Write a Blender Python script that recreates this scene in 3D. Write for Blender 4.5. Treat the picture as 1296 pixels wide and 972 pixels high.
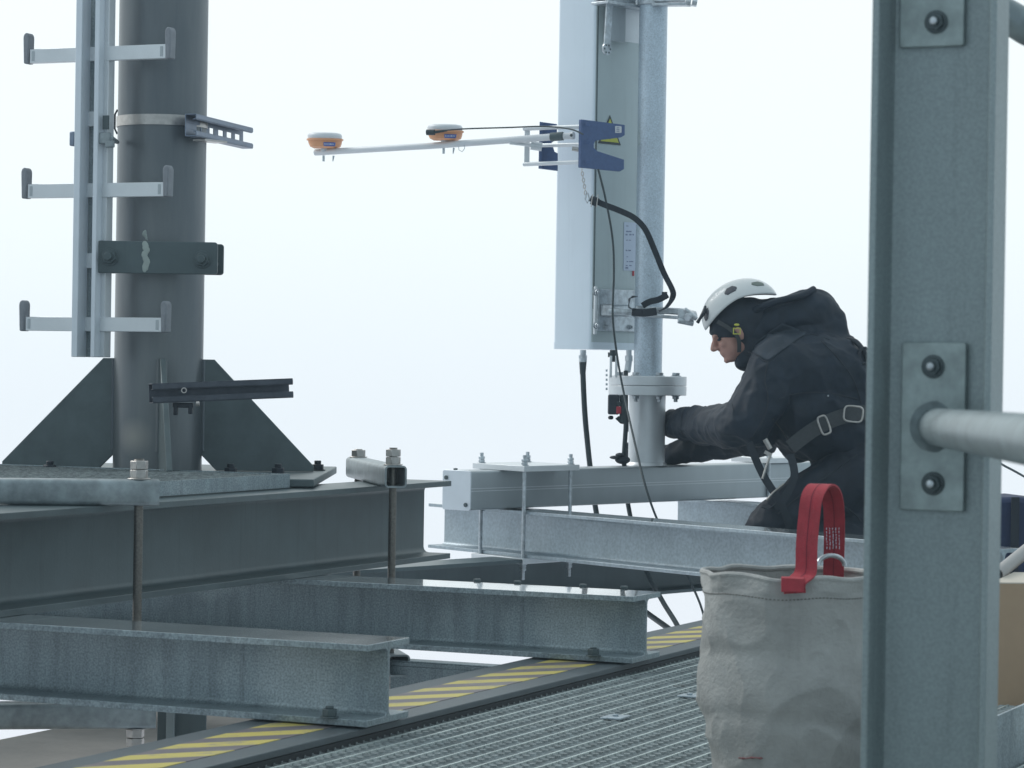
import bpy, bmesh, math, random
from mathutils import Vector, Matrix, noise
random.seed(7)
S = bpy.context.scene
for o in list(bpy.data.objects): bpy.data.objects.remove(o)
C = S.collection
# ------------------------------------------------------------------ camera
TH = math.radians(24.2); FPX = 3500.0; H = 0.85; ROLL = 0.0155; PITCH = 0.006
R0 = Vector((math.cos(TH), math.sin(TH), 0)); F0 = Vector((-math.sin(TH), math.cos(TH), 0)); Z = Vector((0, 0, 1))
FW = (F0 - Z*PITCH).normalized(); UP0 = R0.cross(FW).normalized()
UPc = (UP0 - R0*ROLL).normalized(); RT = FW.cross(UPc).normalized()
CAM = Vector((0, 0, H))
cd = bpy.data.cameras.new('camera'); cam = bpy.data.objects.new('camera', cd); C.objects.link(cam)
cam.matrix_world = Matrix(((RT.x, UPc.x, -FW.x, 0), (RT.y, UPc.y, -FW.y, 0), (RT.z, UPc.z, -FW.z, H), (0, 0, 0, 1)))
cd.sensor_width = 36; cd.lens = FPX/1296*36; cd.clip_end = 500; cd.clip_start = 0.05
cd.dof.use_dof = True; cd.dof.focus_distance = 8.8; cd.dof.aperture_fstop = 16
S.camera = cam
# ------------------------------------------------------------------ world: fog all round, brighter on the side we look at
w = bpy.data.worlds.new('World'); S.world = w; w.use_nodes = True
nt = w.node_tree; nt.nodes.clear()
out = nt.nodes.new('ShaderNodeOutputWorld'); add = nt.nodes.new('ShaderNodeAddShader')
sky = nt.nodes.new('ShaderNodeTexSky'); sky.sky_type = 'NISHITA'; sky.sun_disc = False
SUN_EL = math.radians(42); SUN_DIR = (-R0*0.80 + F0*0.60).normalized()
sky.sun_elevation = SUN_EL; sky.sun_rotation = math.atan2(SUN_DIR.x, SUN_DIR.y)
sky.air_density = 1.0; sky.dust_density = 6.0
b1 = nt.nodes.new('ShaderNodeBackground'); b1.inputs[1].default_value = 0.006
b2 = nt.nodes.new('ShaderNodeBackground'); b2.inputs[1].default_value = 1.0
tc = nt.nodes.new('ShaderNodeTexCoord')
dot = nt.nodes.new('ShaderNodeVectorMath'); dot.operation = 'DOT_PRODUCT'
bd = (F0*0.93 - R0*0.36); dot.inputs[1].default_value = bd
rmp = nt.nodes.new('ShaderNodeValToRGB')
sep = nt.nodes.new('ShaderNodeSeparateXYZ')
rz = nt.nodes.new('ShaderNodeValToRGB')
mul = nt.nodes.new('ShaderNodeMixRGB'); mul.blend_type = 'MULTIPLY'; mul.inputs[0].default_value = 1
mr = nt.nodes.new('ShaderNodeMapRange'); mr.inputs[1].default_value = -1; mr.inputs[2].default_value = 1
mz = nt.nodes.new('ShaderNodeMapRange'); mz.inputs[1].default_value = -0.15; mz.inputs[2].default_value = 0.15
L = nt.links.new
L(tc.outputs['Generated'], dot.inputs[0]); L(dot.outputs['Value'], mr.inputs[0]); L(mr.outputs[0], rmp.inputs[0])
L(tc.outputs['Generated'], sep.inputs[0]); L(sep.outputs['Z'], mz.inputs[0]); L(mz.outputs[0], rz.inputs[0])
e = rmp.color_ramp.elements; e[0].position = 0.0; e[0].color = (.47, .535, .58, 1); e[1].position = 0.86; e[1].color = (1, 1, 1, 1)
x = rmp.color_ramp.elements.new(.45); x.color = (.60, .665, .71, 1)
e = rz.color_ramp.elements; e[0].position = 0.0; e[0].color = (.80, .84, .90, 1); e[1].position = 1.0; e[1].color = (.90, .975, .99, 1)
x = rz.color_ramp.elements.new(.44); x.color = (.80, .87, .925, 1)
x = rz.color_ramp.elements.new(.72); x.color = (.875, .955, .98, 1)
L(rz.outputs[0], mul.inputs[1]); L(rmp.outputs[0], mul.inputs[2]); L(mul.outputs[0], b2.inputs[0])
L(sky.outputs[0], b1.inputs[0]); L(b1.outputs[0], add.inputs[0]); L(b2.outputs[0], add.inputs[1]); L(add.outputs[0], out.inputs[0])
sd = bpy.data.lights.new('sun', 'SUN'); sd.energy = 1.2; sd.angle = math.radians(25); sd.color = (1, .99, .97)
so = bpy.data.objects.new('sun', sd); C.objects.link(so)
sv = (SUN_DIR*math.cos(SUN_EL) + Z*math.sin(SUN_EL))
so.rotation_euler = sv.to_track_quat('Z', 'Y').to_euler(); so.location = (0, 0, 20)
vs = S.view_settings; vs.view_transform = 'Standard'; vs.look = 'None'; vs.exposure = 0.12; vs.gamma = 1
# ------------------------------------------------------------------ pixel/world helpers (photo pixels 1296x972)
def P(px, py, D): return CAM + FW*D + RT*((px-648)/FPX*D) + UPc*((486-py)/FPX*D)
def ray(px, py): return P(px, py, 1) - CAM
def hz(px, py, z): d = ray(px, py); return CAM + d*((z-H)/d.z)
def hX(px, py, X): d = ray(px, py); return CAM + d*(X/d.x)
def AD(a, D, z): return R0*a + F0*D + Z*z
def vert_at(px, D, z):          # point of height z that shows in column px at depth D
    py = 465 + (H-z)*FPX/D
    for _ in range(4):
        p = P(px, py, D); py += (p.z - z)*FPX/D
    return P(px, py, D)
# ------------------------------------------------------------------ materials
M = {}
def mat(name, col, rough=.5, metal=0., var=.12, scale=12., bump=.0, bscale=60., streak=0, col2=None, spangle=0, spots=None, coat=0, runs=0):
    m = bpy.data.materials.new(name); m.use_nodes = True; t = m.node_tree; n = t.nodes; l = t.links.new
    bs = n['Principled BSDF']; tcn = n.new('ShaderNodeTexCoord'); mp = n.new('ShaderNodeMapping')
    l(tcn.outputs['Object'], mp.inputs[0])
    if streak: mp.inputs['Scale'].default_value = (1, 1, 1.0/streak)
    nz = n.new('ShaderNodeTexNoise'); nz.inputs['Scale'].default_value = scale; nz.inputs['Detail'].default_value = 6; nz.inputs['Roughness'].default_value = .62
    l(mp.outputs[0], nz.inputs['Vector'])
    cr = n.new('ShaderNodeValToRGB'); cr.color_ramp.elements[0].position = .3; cr.color_ramp.elements[1].position = .7
    c2 = col2 or tuple(c*(1+var) for c in col); c1 = tuple(c*(1-var) for c in col)
    cr.color_ramp.elements[0].color = (*c1, 1); cr.color_ramp.elements[1].color = (*c2, 1)
    l(nz.outputs[0], cr.inputs[0]); cur = cr.outputs[0]
    if spots:   # (scale, threshold, colour)
        n3 = n.new('ShaderNodeTexNoise'); n3.inputs['Scale'].default_value = spots[0]; n3.inputs['Detail'].default_value = 5
        l(tcn.outputs['Object'], n3.inputs['Vector'])
        r3 = n.new('ShaderNodeMapRange'); r3.inputs[1].default_value = spots[1]; r3.inputs[2].default_value = spots[1]+.14
        l(n3.outputs[0], r3.inputs[0])
        mx = n.new('ShaderNodeMixRGB'); l(r3.outputs[0], mx.inputs[0]); l(cur, mx.inputs[1]); mx.inputs[2].default_value = (*spots[2], 1); cur = mx.outputs[0]
    if spangle:
        n2 = n.new('ShaderNodeTexNoise'); n2.inputs['Scale'].default_value = spangle[0]; n2.inputs['Detail'].default_value = 3
        l(tcn.outputs['Object'], n2.inputs['Vector'])
        r2 = n.new('ShaderNodeMapRange'); r2.inputs[1].default_value = .35; r2.inputs[2].default_value = .65
        r2.inputs[3].default_value = 1-spangle[1]; r2.inputs[4].default_value = 1+spangle[1]
        l(n2.outputs[0], r2.inputs[0])
        vm = n.new('ShaderNodeVectorMath'); vm.operation = 'SCALE'; l(cur, vm.inputs[0]); l(r2.outputs[0], vm.inputs['Scale']); cur = vm.outputs[0]
    if runs:
        for (sc_, lo_, k_) in (((34, 34, 1.6), .54, runs), ((5, 5, 4), .56, runs*.8)):
            mp2 = n.new('ShaderNodeMapping'); mp2.inputs['Scale'].default_value = sc_; l(tcn.outputs['Object'], mp2.inputs[0])
            n4 = n.new('ShaderNodeTexNoise'); n4.inputs['Scale'].default_value = 1; n4.inputs['Detail'].default_value = 5; n4.inputs['Roughness'].default_value = .7; l(mp2.outputs[0], n4.inputs['Vector'])
            r4 = n.new('ShaderNodeMapRange'); r4.inputs[1].default_value = lo_; r4.inputs[2].default_value = lo_+.2; r4.inputs[3].default_value = 1; r4.inputs[4].default_value = 1-k_
            l(n4.outputs[0], r4.inputs[0]); v4 = n.new('ShaderNodeVectorMath'); v4.operation = 'SCALE'; l(cur, v4.inputs[0]); l(r4.outputs[0], v4.inputs['Scale']); cur = v4.outputs[0]
    l(cur, bs.inputs['Base Color'])
    rr = n.new('ShaderNodeMapRange'); rr.inputs[3].default_value = max(.05, rough-.1); rr.inputs[4].default_value = min(1, rough+.1)
    l(nz.outputs[0], rr.inputs[0]); l(rr.outputs[0], bs.inputs['Roughness'])
    bs.inputs['Metallic'].default_value = metal
    if coat: bs.inputs['Coat Weight'].default_value = coat
    if bump:
        nb = n.new('ShaderNodeTexNoise'); nb.inputs['Scale'].default_value = bscale; nb.inputs['Detail'].default_value = 4
        l(tcn.outputs['Object'], nb.inputs['Vector'])
        bp = n.new('ShaderNodeBump'); bp.inputs['Strength'].default_value = bump; bp.inputs['Distance'].default_value = .004
        l(nb.outputs[0], bp.inputs['Height']); l(bp.outputs[0], bs.inputs['Normal'])
    M[name] = m; return m
mat('galv', (.255, .310, .335), .48, .45, .18, 26, .12, 130, 7, spangle=(210, .24), spots=(3.2, .52, (.37, .43, .45)), runs=.30)
mat('galv_wet', (.26, .30, .32), .17, .35, .2, 5, .03, 60, coat=1)
mat('dark_wet', (.07, .10, .108), .38, .2, .2, 5, .05, 60)
mat('galv_light', (.35, .41, .45), .45, .45, .12, 8, .1, 90, 1.6, spangle=(90, .12))
mat('galv_clamp', (.27, .31, .325), .42, .5, .28, 16, .1, 60, spangle=(45, .1))
mat('aluminium', (.66, .69, .71), .42, .4, .08, 6, .05, 120)
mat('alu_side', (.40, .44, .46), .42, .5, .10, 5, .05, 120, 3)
mat('alu_cap', (.66, .71, .76), .45, .3, .05, 9)
mat('dark_steel', (.078, .105, .112), .42, .25, .3, 2.2, .08, 140, 1, runs=.18, spots=(5, .70, (.10, .115, .10)))
mat('mast_steel', (.125, .152, .178), .36, .5, .25, 5, .08, 120, 7, col2=(.19, .205, .21), spots=(3, .68, (.15, .135, .12)))
mat('gusset_steel', (.108, .138, .145), .45, .3, .2, 9, .06, 120, spots=(14, .68, (.125, .14, .14)))
mat('stainless', (.46, .44, .42), .33, .85, .15, 60)
mat('thread', (.17, .16, .145), .42, .8, .3, 180)
mat('zinc', (.50, .54, .57), .34, .7, .3, 40, .1, 80)
mat('black_metal', (.018, .024, .034), .45, .2, .3, 30)
mat('strut_dark', (.075, .085, .105), .42, .5, .25, 25)
mat('strut_blue', (.20, .24, .31), .45, .5, .15, 25)
mat('rubber', (.24, .255, .28), .7, 0, .12, 40)
mat('cable', (.028, .042, .048), .6, 0, .15, 60)
mat('radome', (.70, .78, .85), .45, 0, .03, 3, runs=.05)
mat('antenna_back', (.47, .545, .555), .5, .1, .05, 4, runs=.07)
mat('pole_galv', (.50, .58, .65), .42, .4, .08, 10, .15, 160, spangle=(160, .12), runs=.1, spots=(60, .66, (.22, .25, .29)))
mat('blue_paint', (.065, .11, .235), .5, .1, .12, 60)
mat('orange', (.72, .34, .17), .5, 0, .06, 20)
mat('white_plastic', (.66, .68, .70), .45, 0, .05, 10)
mat('yellow', (.55, .56, .08), .5, 0, .05, 40)
mat('label_black', (.05, .06, .065), .5)
mat('paper', (.55, .62, .74), .6, 0, .04, 30)
mat('label_ink', (.20, .24, .36), .6)
mat('label_blue', (.07, .13, .40), .5)
mat('scuff', (.22, .09, .09), .8)
mat('red', (.42, .035, .055), .6, 0, .1, 60)
mat('strap_red', (.36, .035, .05), .85, 0, .16, 45, .5, 500)
mat('seam_red', (.16, .015, .03), .85)
mat('webbing', (.018, .024, .034), .8, 0, .2, 60, .3, 400)
mat('webbing_grey', (.05, .055, .06), .8, 0, .2, 60, .3, 400)
mat('canvas', (.31, .315, .305), .68, 0, .16, 7, .6, 120, col2=(.385, .39, .38), spots=(6, .58, (.33, .33, .32)), runs=.10)
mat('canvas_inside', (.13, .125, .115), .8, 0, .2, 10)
mat('cardboard', (.42, .30, .20), .8, 0, .05, 12)
mat('card_highlight', (.62, .56, .48), .8, 0, .05, 12)  # paler cardboard for the flaps, their highlight put into the colour
mat('navy', (.014, .026, .075), .7, 0, .15, 12, .2, 200)
mat('pipe', (.36, .35, .34), .5, 0, .06, 12)
mat('concrete', (.50, .45, .41), .85, 0, .14, 5, .5, 40)
mat('frame_steel', (.085, .105, .116), .5, .2, .15, 8, .1, 120)
mat('frame_black', (.018, .024, .028), .6, .1, .2, 8)
mat('post_galv', (.255, .31, .32), .48, .4, .08, 14, .10, 140, 4, runs=.18, spangle=(230, .09), spots=(2.2, .62, (.25, .32, .33)))
mat('plate_galv', (.29, .35, .35), .45, .45, .18, 30, .12, 70, spangle=(50, .09))
mat('rail_galv', (.23, .28, .295), .42, .5, .22, 14, .1, 80, spangle=(40, .12))
mat('grating', (.50, .57, .56), .5, .4, .2, 9, spots=(5, .68, (.32, .30, .28)))
mat('grating_bar', (.25, .285, .29), .55, .3, .45, 40, spots=(6, .66, (.17, .155, .145)))
mat('skin', (.46, .25, .20), .55, 0, .08, 30, .2, 200, spots=(14, .62, (.50, .20, .17)))
mat('cap_black', (.015, .023, .036), .8, 0, .2, 30)
mat('helmet', (.62, .64, .64), .35, 0, .04, 10, coat=.3)
mat('vent', (.05, .055, .07), .5)
mat('vent_green', (.14, .17, .15), .5)
mat('stub', (.22, .26, .27), .5, .3, .1, 10)
mat('weld_drip', (.33, .38, .36), .6)
def fabric(name, col, yoke=None):
    m = mat(name, col, .62, 0, .25, 14, .25, 90); m.node_tree.nodes['Principled BSDF'].inputs['Specular IOR Level'].default_value = .35
    if yoke:
        t = m.node_tree; n = t.nodes; l = t.links.new; bs = n['Principled BSDF']; src = bs.inputs['Base Color'].links[0].from_socket
        tcn = n.new('ShaderNodeTexCoord'); d = n.new('ShaderNodeVectorMath'); d.operation = 'DISTANCE'; d.inputs[1].default_value = yoke[0]
        l(tcn.outputs['Object'], d.inputs[0]); r = n.new('ShaderNodeMapRange'); r.inputs[1].default_value = yoke[1]; r.inputs[2].default_value = yoke[1]-.012
        l(d.outputs['Value'], r.inputs[0]); mx = n.new('ShaderNodeMixRGB'); l(r.outputs[0], mx.inputs[0]); l(src, mx.inputs[1]); mx.inputs[2].default_value = (*yoke[2], 1)
        l(mx.outputs[0], bs.inputs['Base Color'])
    return m
# hazard tape: oblique stripes across the strip
def stripes():
    m = bpy.data.materials.new('hazard'); m.use_nodes = True; n = m.node_tree.nodes; l = m.node_tree.links.new; bs = n['Principled BSDF']
    tcn = n.new('ShaderNodeTexCoord'); d = n.new('ShaderNodeVectorMath'); d.operation = 'DOT_PRODUCT'
    a = math.radians(51); per = .122
    d.inputs[1].default_value = (math.sin(a)/per, -math.cos(a)/per, 0); l(tcn.outputs['Object'], d.inputs[0])
    fr = n.new('ShaderNodeMath'); fr.operation = 'FRACT'; l(d.outputs['Value'], fr.inputs[0])
    cr = n.new('ShaderNodeValToRGB'); cr.color_ramp.elements[0].position = .47; cr.color_ramp.elements[1].position = .53
    cr.color_ramp.elements[0].color = (.50, .42, .10, 1); cr.color_ramp.elements[1].color = (.13, .115, .125, 1)
    l(fr.outputs[0], cr.inputs[0])
    nz = n.new('ShaderNodeTexNoise'); nz.inputs['Scale'].default_value = 9; l(tcn.outputs['Object'], nz.inputs['Vector'])
    r = n.new('ShaderNodeMapRange'); nz.inputs['Detail'].default_value = 8; nz.inputs['Roughness'].default_value = .75; r.inputs[1].default_value = .5; r.inputs[2].default_value = .62; r.inputs[4].default_value = .6; l(nz.outputs[0], r.inputs[0])
    mx = n.new('ShaderNodeMixRGB'); l(r.outputs[0], mx.inputs[0]); l(cr.outputs[0], mx.inputs[1]); mx.inputs[2].default_value = (.22, .2, .19, 1)
    l(mx.outputs[0], bs.inputs['Base Color']); bs.inputs['Roughness'].default_value = .5; M['hazard'] = m
stripes()
# ------------------------------------------------------------------ mesh builder
class MB:
    def __init__(s): s.v = []; s.f = []; s.mi = []; s.cur = 0
    def add(s, vs, fs):
        b = len(s.v); s.v += [Vector(v) for v in vs]
        for f in fs: s.f.append([b+i for i in f]); s.mi.append(s.cur)
        return s
    def box(s, c, d, ux=Vector((1, 0, 0)), uy=Vector((0, 1, 0)), uz=Z):
        c = Vector(c); vs = []
        for k in (-.5, .5):
            for (i, j) in ((-.5, -.5), (.5, -.5), (.5, .5), (-.5, .5)): vs.append(c + ux*d[0]*i + uy*d[1]*j + uz*d[2]*k)
        return s.add(vs, [(3, 2, 1, 0), (4, 5, 6, 7), (0, 1, 5, 4), (1, 2, 6, 5), (2, 3, 7, 6), (3, 0, 4, 7)])
    def prism(s, pts, vec):   # pts: 3D polygon, extruded by vec
        n = len(pts); vec = Vector(vec); a = [Vector(p) for p in pts]
        return s.add(a + [p+vec for p in a], [tuple(range(n-1, -1, -1)), tuple(range(n, 2*n))] + [(i, (i+1) % n, n+(i+1) % n, n+i) for i in range(n)])
    def ring(s, outer, inner, vec):
        n = len(outer); vec = Vector(vec); vs = [Vector(p) for p in outer] + [Vector(p) for p in inner]; vs += [v+vec for v in vs]; fs = []
        for i in range(n):
            j = (i+1) % n
            fs += [(i, j, 2*n+j, 2*n+i), (n+j, n+i, 3*n+i, 3*n+j), (j, i, n+i, n+j), (2*n+i, 2*n+j, 3*n+j, 3*n+i)]
        return s.add(vs, fs)
    def cyl(s, p0, p1, r0, r1=None, n=20, cap=True):
        r1 = r0 if r1 is None else r1; p0 = Vector(p0); p1 = Vector(p1); d = (p1-p0).normalized()
        u = d.orthogonal().normalized(); v = d.cross(u)
        vs = [p0 + (u*math.cos(a)+v*math.sin(a))*r0 for a in [2*math.pi*i/n for i in range(n)]] + [p1 + (u*math.cos(a)+v*math.sin(a))*r1 for a in [2*math.pi*i/n for i in range(n)]]
        fs = [(i, (i+1) % n, n+(i+1) % n, n+i) for i in range(n)]
        if cap: fs += [tuple(range(n-1, -1, -1)), tuple(range(n, 2*n))]
        return s.add(vs, fs)
    def tube(s, pts, r, n=10):
        pts = [Vector(p) for p in pts]; rs = r if isinstance(r, (list, tuple)) else [r]*len(pts); rings = []; u = None
        for i, p in enumerate(pts):
            d = (pts[min(i+1, len(pts)-1)] - pts[max(i-1, 0)]).normalized()
            if u is None: u = d.orthogonal().normalized()
            else: u = (u - d*u.dot(d)).normalized()
            v = d.cross(u); rings.append([p + (u*math.cos(2*math.pi*k/n)+v*math.sin(2*math.pi*k/n))*rs[i] for k in range(n)])
        vs = [q for rg in rings for q in rg]; fs = [tuple(range(n-1, -1, -1)), tuple(range((len(pts)-1)*n, len(pts)*n))]
        for i in range(len(pts)-1):
            for k in range(n): fs.append((i*n+k, i*n+(k+1) % n, (i+1)*n+(k+1) % n, (i+1)*n+k))
        return s.add(vs, fs)
    def ribbon(s, pts, wv, w, t=.003):
        pts = [Vector(p) for p in pts]; wvs = wv if isinstance(wv, list) else [wv]*len(pts); vs = []
        for i, p in enumerate(pts):
            d = (pts[min(i+1, len(pts)-1)] - pts[max(i-1, 0)]).normalized(); q = (wvs[i] - d*wvs[i].dot(d)).normalized(); nn = d.cross(q)
            vs += [p-q*w/2-nn*t/2, p+q*w/2-nn*t/2, p+q*w/2+nn*t/2, p-q*w/2+nn*t/2]
        fs = [(3, 2, 1, 0), tuple(len(vs)-4+k for k in range(4))]
        for i in range(len(pts)-1):
            for k in range(4): fs.append((i*4+k, i*4+(k+1) % 4, (i+1)*4+(k+1) % 4, (i+1)*4+k))
        return s.add(vs, fs)
    def ell(s, c, rad, ax=(Vector((1, 0, 0)), Vector((0, 1, 0)), Z), nu=20, nv=12, cut=None):
        c = Vector(c); vs = []; fs = []; v0, v1 = cut or (0, math.pi)
        for j in range(nv+1):
            b = v0+(v1-v0)*j/nv
            for i in range(nu):
                a = 2*math.pi*i/nu; vs.append(c + ax[0]*rad[0]*math.sin(b)*math.cos(a) + ax[1]*rad[1]*math.sin(b)*math.sin(a) + ax[2]*rad[2]*math.cos(b))
        for j in range(nv):
            for i in range(nu): fs.append((j*nu+i, (j+1)*nu+i, (j+1)*nu+(i+1) % nu, j*nu+(i+1) % nu))
        return s.add(vs, fs)
    def caps(s, p0, r0, p1, r1):   # capsule-like limb for remeshing
        s.ell(p0, (r0, r0, r0), nu=16, nv=10); s.ell(p1, (r1, r1, r1), nu=16, nv=10); s.cyl(p0, p1, r0, r1, 16); return s
    def hexnut(s, p, r, h, ax=Z): return s.cyl(p, Vector(p)+ax*h, r, r, 6)
    def lathe(s, base, prof, n=40, ax=Z, u=None):
        u = (u or ax.orthogonal()).normalized(); v = ax.cross(u); vs = []; fs = []; base = Vector(base)
        for (r, z) in prof:
            for i in range(n): a = 2*math.pi*i/n; vs.append(base + ax*z + (u*math.cos(a)+v*math.sin(a))*r)
        for j in range(len(prof)-1):
            for i in range(n): fs.append((j*n+i, j*n+(i+1) % n, (j+1)*n+(i+1) % n, (j+1)*n+i))
        return s.add(vs, fs)
    def build(s, name, m, parent=None, bevel=0, smooth=35, org=None):
        me = bpy.data.meshes.new(name); off = org if org is not None else (world_org(parent) if parent else Vector())
        me.from_pydata([v-off for v in s.v], [], s.f)
        ms = m if isinstance(m, list) else [m]
        for k in ms: me.materials.append(M[k])
        if len(ms) > 1: me.polygons.foreach_set('material_index', s.mi)
        bm = bmesh.new(); bm.from_mesh(me); bmesh.ops.recalc_face_normals(bm, faces=bm.faces)
        lim = math.radians(smooth)
        for f in bm.faces: f.smooth = True
        for e in bm.edges:
            if len(e.link_faces) == 2 and e.calc_face_angle(0) > lim: e.smooth = False
        bm.to_mesh(me); bm.free()
        o = bpy.data.objects.new(name, me); C.objects.link(o)
        if parent: o.parent = parent
        elif org is not None: o.location = org
        if bevel:
            b = o.modifiers.new('bevel', 'BEVEL'); b.width = bevel; b.segments = 2; b.limit_method = 'ANGLE'; b.angle_limit = math.radians(50)
        return o
ORG = {}
def world_org(o):
    v = Vector(o.location)
    while o.parent: o = o.parent; v += Vector(o.location)
    return v
def thing(name, loc, label, cat, group=None):
    o = bpy.data.objects.new(name, None); C.objects.link(o); o.location = loc; o.empty_display_size = .1
    o['label'] = label; o['category'] = cat
    if group: o['group'] = group
    return o
def tag(o, label, cat, group=None):
    o['label'] = label; o['category'] = cat
    if group: o['group'] = group
    return o
def smooth_path(ctrl, n=8):
    ctrl = [Vector(c) for c in ctrl]; out = []
    for i in range(len(ctrl)-1):
        p0 = ctrl[max(i-1, 0)]; p1 = ctrl[i]; p2 = ctrl[i+1]; p3 = ctrl[min(i+2, len(ctrl)-1)]
        for k in range(n):
            t = k/n; out.append(.5*((2*p1)+(p2-p0)*t+(2*p0-5*p1+4*p2-p3)*t*t+(3*p1-p0-3*p2+p3)*t**3))
    out.append(ctrl[-1]); return out
def ipoly(o, u, h, wd, tf, tw, rf=.014):   # I section, o bottom centre, u width direction, up Z
    pts = []
    a = [(-wd/2, 0), (wd/2, 0), (wd/2, tf)]
    def fil(cx, cy, a0):
        return [(cx+rf*math.cos(math.radians(a0+t)), cy+rf*math.sin(math.radians(a0+t))) for t in (0, -30, -60, -90)]
    right = [(tw/2+rf, tf)] + [(tw/2+rf-rf*math.sin(t), tf+rf-rf*math.cos(t)) for t in (.5, 1.05)] + [(tw/2, tf+rf)]
    upr = [(x, h-y) for (x, y) in reversed(right)]
    half = [(wd/2, 0), (wd/2, tf)] + right + upr + [(wd/2, h-tf), (wd/2, h)]
    full = half + [(-x, y) for (x, y) in reversed(half)]
    return [o + u*x + Z*y for x, y in full]
def rrect(c, ux, uy, w, h, r, n=4):
    pts = []
    for (sx, sy, a0) in ((1, 1, 0), (-1, 1, 90), (-1, -1, 180), (1, -1, 270)):
        for k in range(n+1):
            a = math.radians(a0+90*k/n); pts.append(c + ux*(sx*(w/2-r)+r*math.cos(a)) + uy*(sy*(h/2-r)+r*math.sin(a)))
    return pts
def hollow(mb, c, ux, uy, w, h, t, vec, r=.012): return mb.ring(rrect(c, ux, uy, w, h, r), rrect(c, ux, uy, w-2*t, h-2*t, max(r-t, .003)), vec)
def bolt(parent, p, ax=Z, r=.016, h=.014, m='stainless', stub=.0, washer=True, name='bolt', double=False):
    mb = MB(); p = Vector(p); q = p
    if washer: mb.cyl(p, p+ax*.003, r*1.25, n=24); q = p+ax*.003
    mb.hexnut(q, r, h, ax); q = q+ax*h
    if double: q = q+ax*.0015; mb.hexnut(q, r, h, ax); q = q+ax*h
    if stub: mb.cyl(q, q+ax*stub, r*.55, n=14)
    return mb.build(name, m, parent, .0015)
def rod(parent, p0, p1, r, m='thread', pitch=.0035, name='threaded_rod'):
    p0 = Vector(p0); p1 = Vector(p1); L_ = (p1-p0).length; n = int(L_/pitch); prof = []
    for i in range(n+1): prof.append((r*(1.0 if i % 2 else .86), L_*i/n))
    mb = MB(); mb.lathe(p0, prof, 14, (p1-p0).normalized()); return mb.build(name, m, parent, 0, 80)
# ================================================================== SETTING
XE = hz(660, 873, .055).x          # near edge of the flat strip
XL = hz(660, 835, .055).x          # far edge of the strip
XT0 = hz(660, 844, .055).x; XT1 = hz(660, 863, .055).x
XG = hz(660, 881, .028).x; GZ = .028
print('strip X', XL, XT0, XT1, XE)
# walkway grating
mb = MB(); y0, y1, x0, x1 = 1.2, 13.0, XG, 1.6
x = x0+.004
while x < x1: mb.box((x, (y0+y1)/2, GZ-.014), (.0045, y1-y0, .028)); x += .0585
o = mb.build('walkway', 'grating'); o['kind'] = 'structure'
mb = MB(); y = y0; random.seed(2)
while y < y1:
    # twisted square cross rod, flush with the bar tops
    pts = []; xx = x0
    mb.tube([(x0+.006, y, GZ-.0042), (x1, y, GZ-.0042)], .0040, 5)
    x = x0+.004
    while x < x1-.06:   # forge-weld bumps and twists
        if y < 11 and x > -2.8: mb.box((x+.029, y, GZ-.0038), (.012, .0075, .0095), Vector((.96, .28, 0)), Vector((-.28, .96, 0)))
        x += .0585
    y += .0335
o2 = mb.build('walkway_rods', 'grating_bar'); o2['kind'] = 'structure'
# landing for the worker, hidden behind the beams
mb = MB(); cpl = AD(1.55, 10.95, .10); mb.box(cpl, (1.9, .9, .04), R0, F0); o = mb.build('platform', 'galv', None, .003); o['kind'] = 'structure'
# unseen concrete slab added under the walkway to darken light from below
mb = MB(); mb.box((-.2, 3.0, -1.4), (4.6, 9.0, .3)); o = mb.build('shade_slab', 'concrete', None, .01); o['kind'] = 'structure'
# edge channel with hazard tape
es = thing('edge_strip', (XE, 6, 0), 'dark steel kerb channel with yellow hazard stripes along the grating', 'kerb channel')
mb = MB(); mb.box(((XL+XE)/2, 6.5, .0475), (XE-XL, 11, .015)).box((XL+.012, 6.5, -.03), (.024, 11, .139))
mb.build('channel', 'frame_steel', es, .002)
mb = MB(); mb.box((XE-.010, 6.5, -.032), (.018, 11, .141)); mb.build('black_side', 'frame_black', es)  # black vertical side of the channel, towards the grating
mb = MB(); mb.box(((XT0+XT1)/2, 6.5, .0556), (XT1-XT0, 11, .0012)); mb.build('hazard_tape', 'hazard', es)
# concrete kerb below
pc = P(0, 934, 8.0); mb = MB(); zc = pc.z; pe = Vector((pc.x, 7.75, zc))
mb.box((pc.x+.45, 5.6, zc-.8), (.9, 4.5, 1.6)); o = mb.build('concrete_wall', 'concrete', None, .02)
tag(o, 'beige weathered concrete wall below the steel beams at lower left', 'wall')
# ================================================================== BEAMS
def ibeam(name, pstart, dirv, length, h, wd, tf, tw, m, label, group=None, rf=.014):
    u = dirv.cross(Z).normalized(); r = thing(name, pstart, label, 'steel beam', group)
    mb = MB(); mb.prism(ipoly(pstart, u, h, wd, tf, tw, rf), dirv*length); sec = mb.build('i_section', [m, 'dark_wet' if m == 'dark_steel' else 'galv_wet'], r, .0015)
    for p_ in sec.data.polygons:
        if p_.normal.z > .98 and p_.center.z > h-.01: p_.material_index = 1
    return r
X0 = Vector((1, 0, 0)); Y0 = Vector((0, 1, 0))
e1 = hz(464, 921, .06); e2 = hz(800, 840, .06)
print('beam ends', e1, e2)
BW = .205
r = ibeam('short_beam', Vector((e1.x-6, e1.y+BW/2, .06)), X0, 6, .18, BW, .015, .010, 'galv', 'nearest galvanised I-beam with its cut end over the striped kerb, under the dark beam')
bolt(r, hz(417, 908, .076), Z, .017, .016, 'dark_steel', .006)
r = ibeam('short_beam', Vector((e2.x-6, e2.y+BW/2, .06)), X0, 6, .18, BW, .015, .010, 'galv', 'galvanised I-beam with bright wet top flange, its end under the row of far cables')
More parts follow.
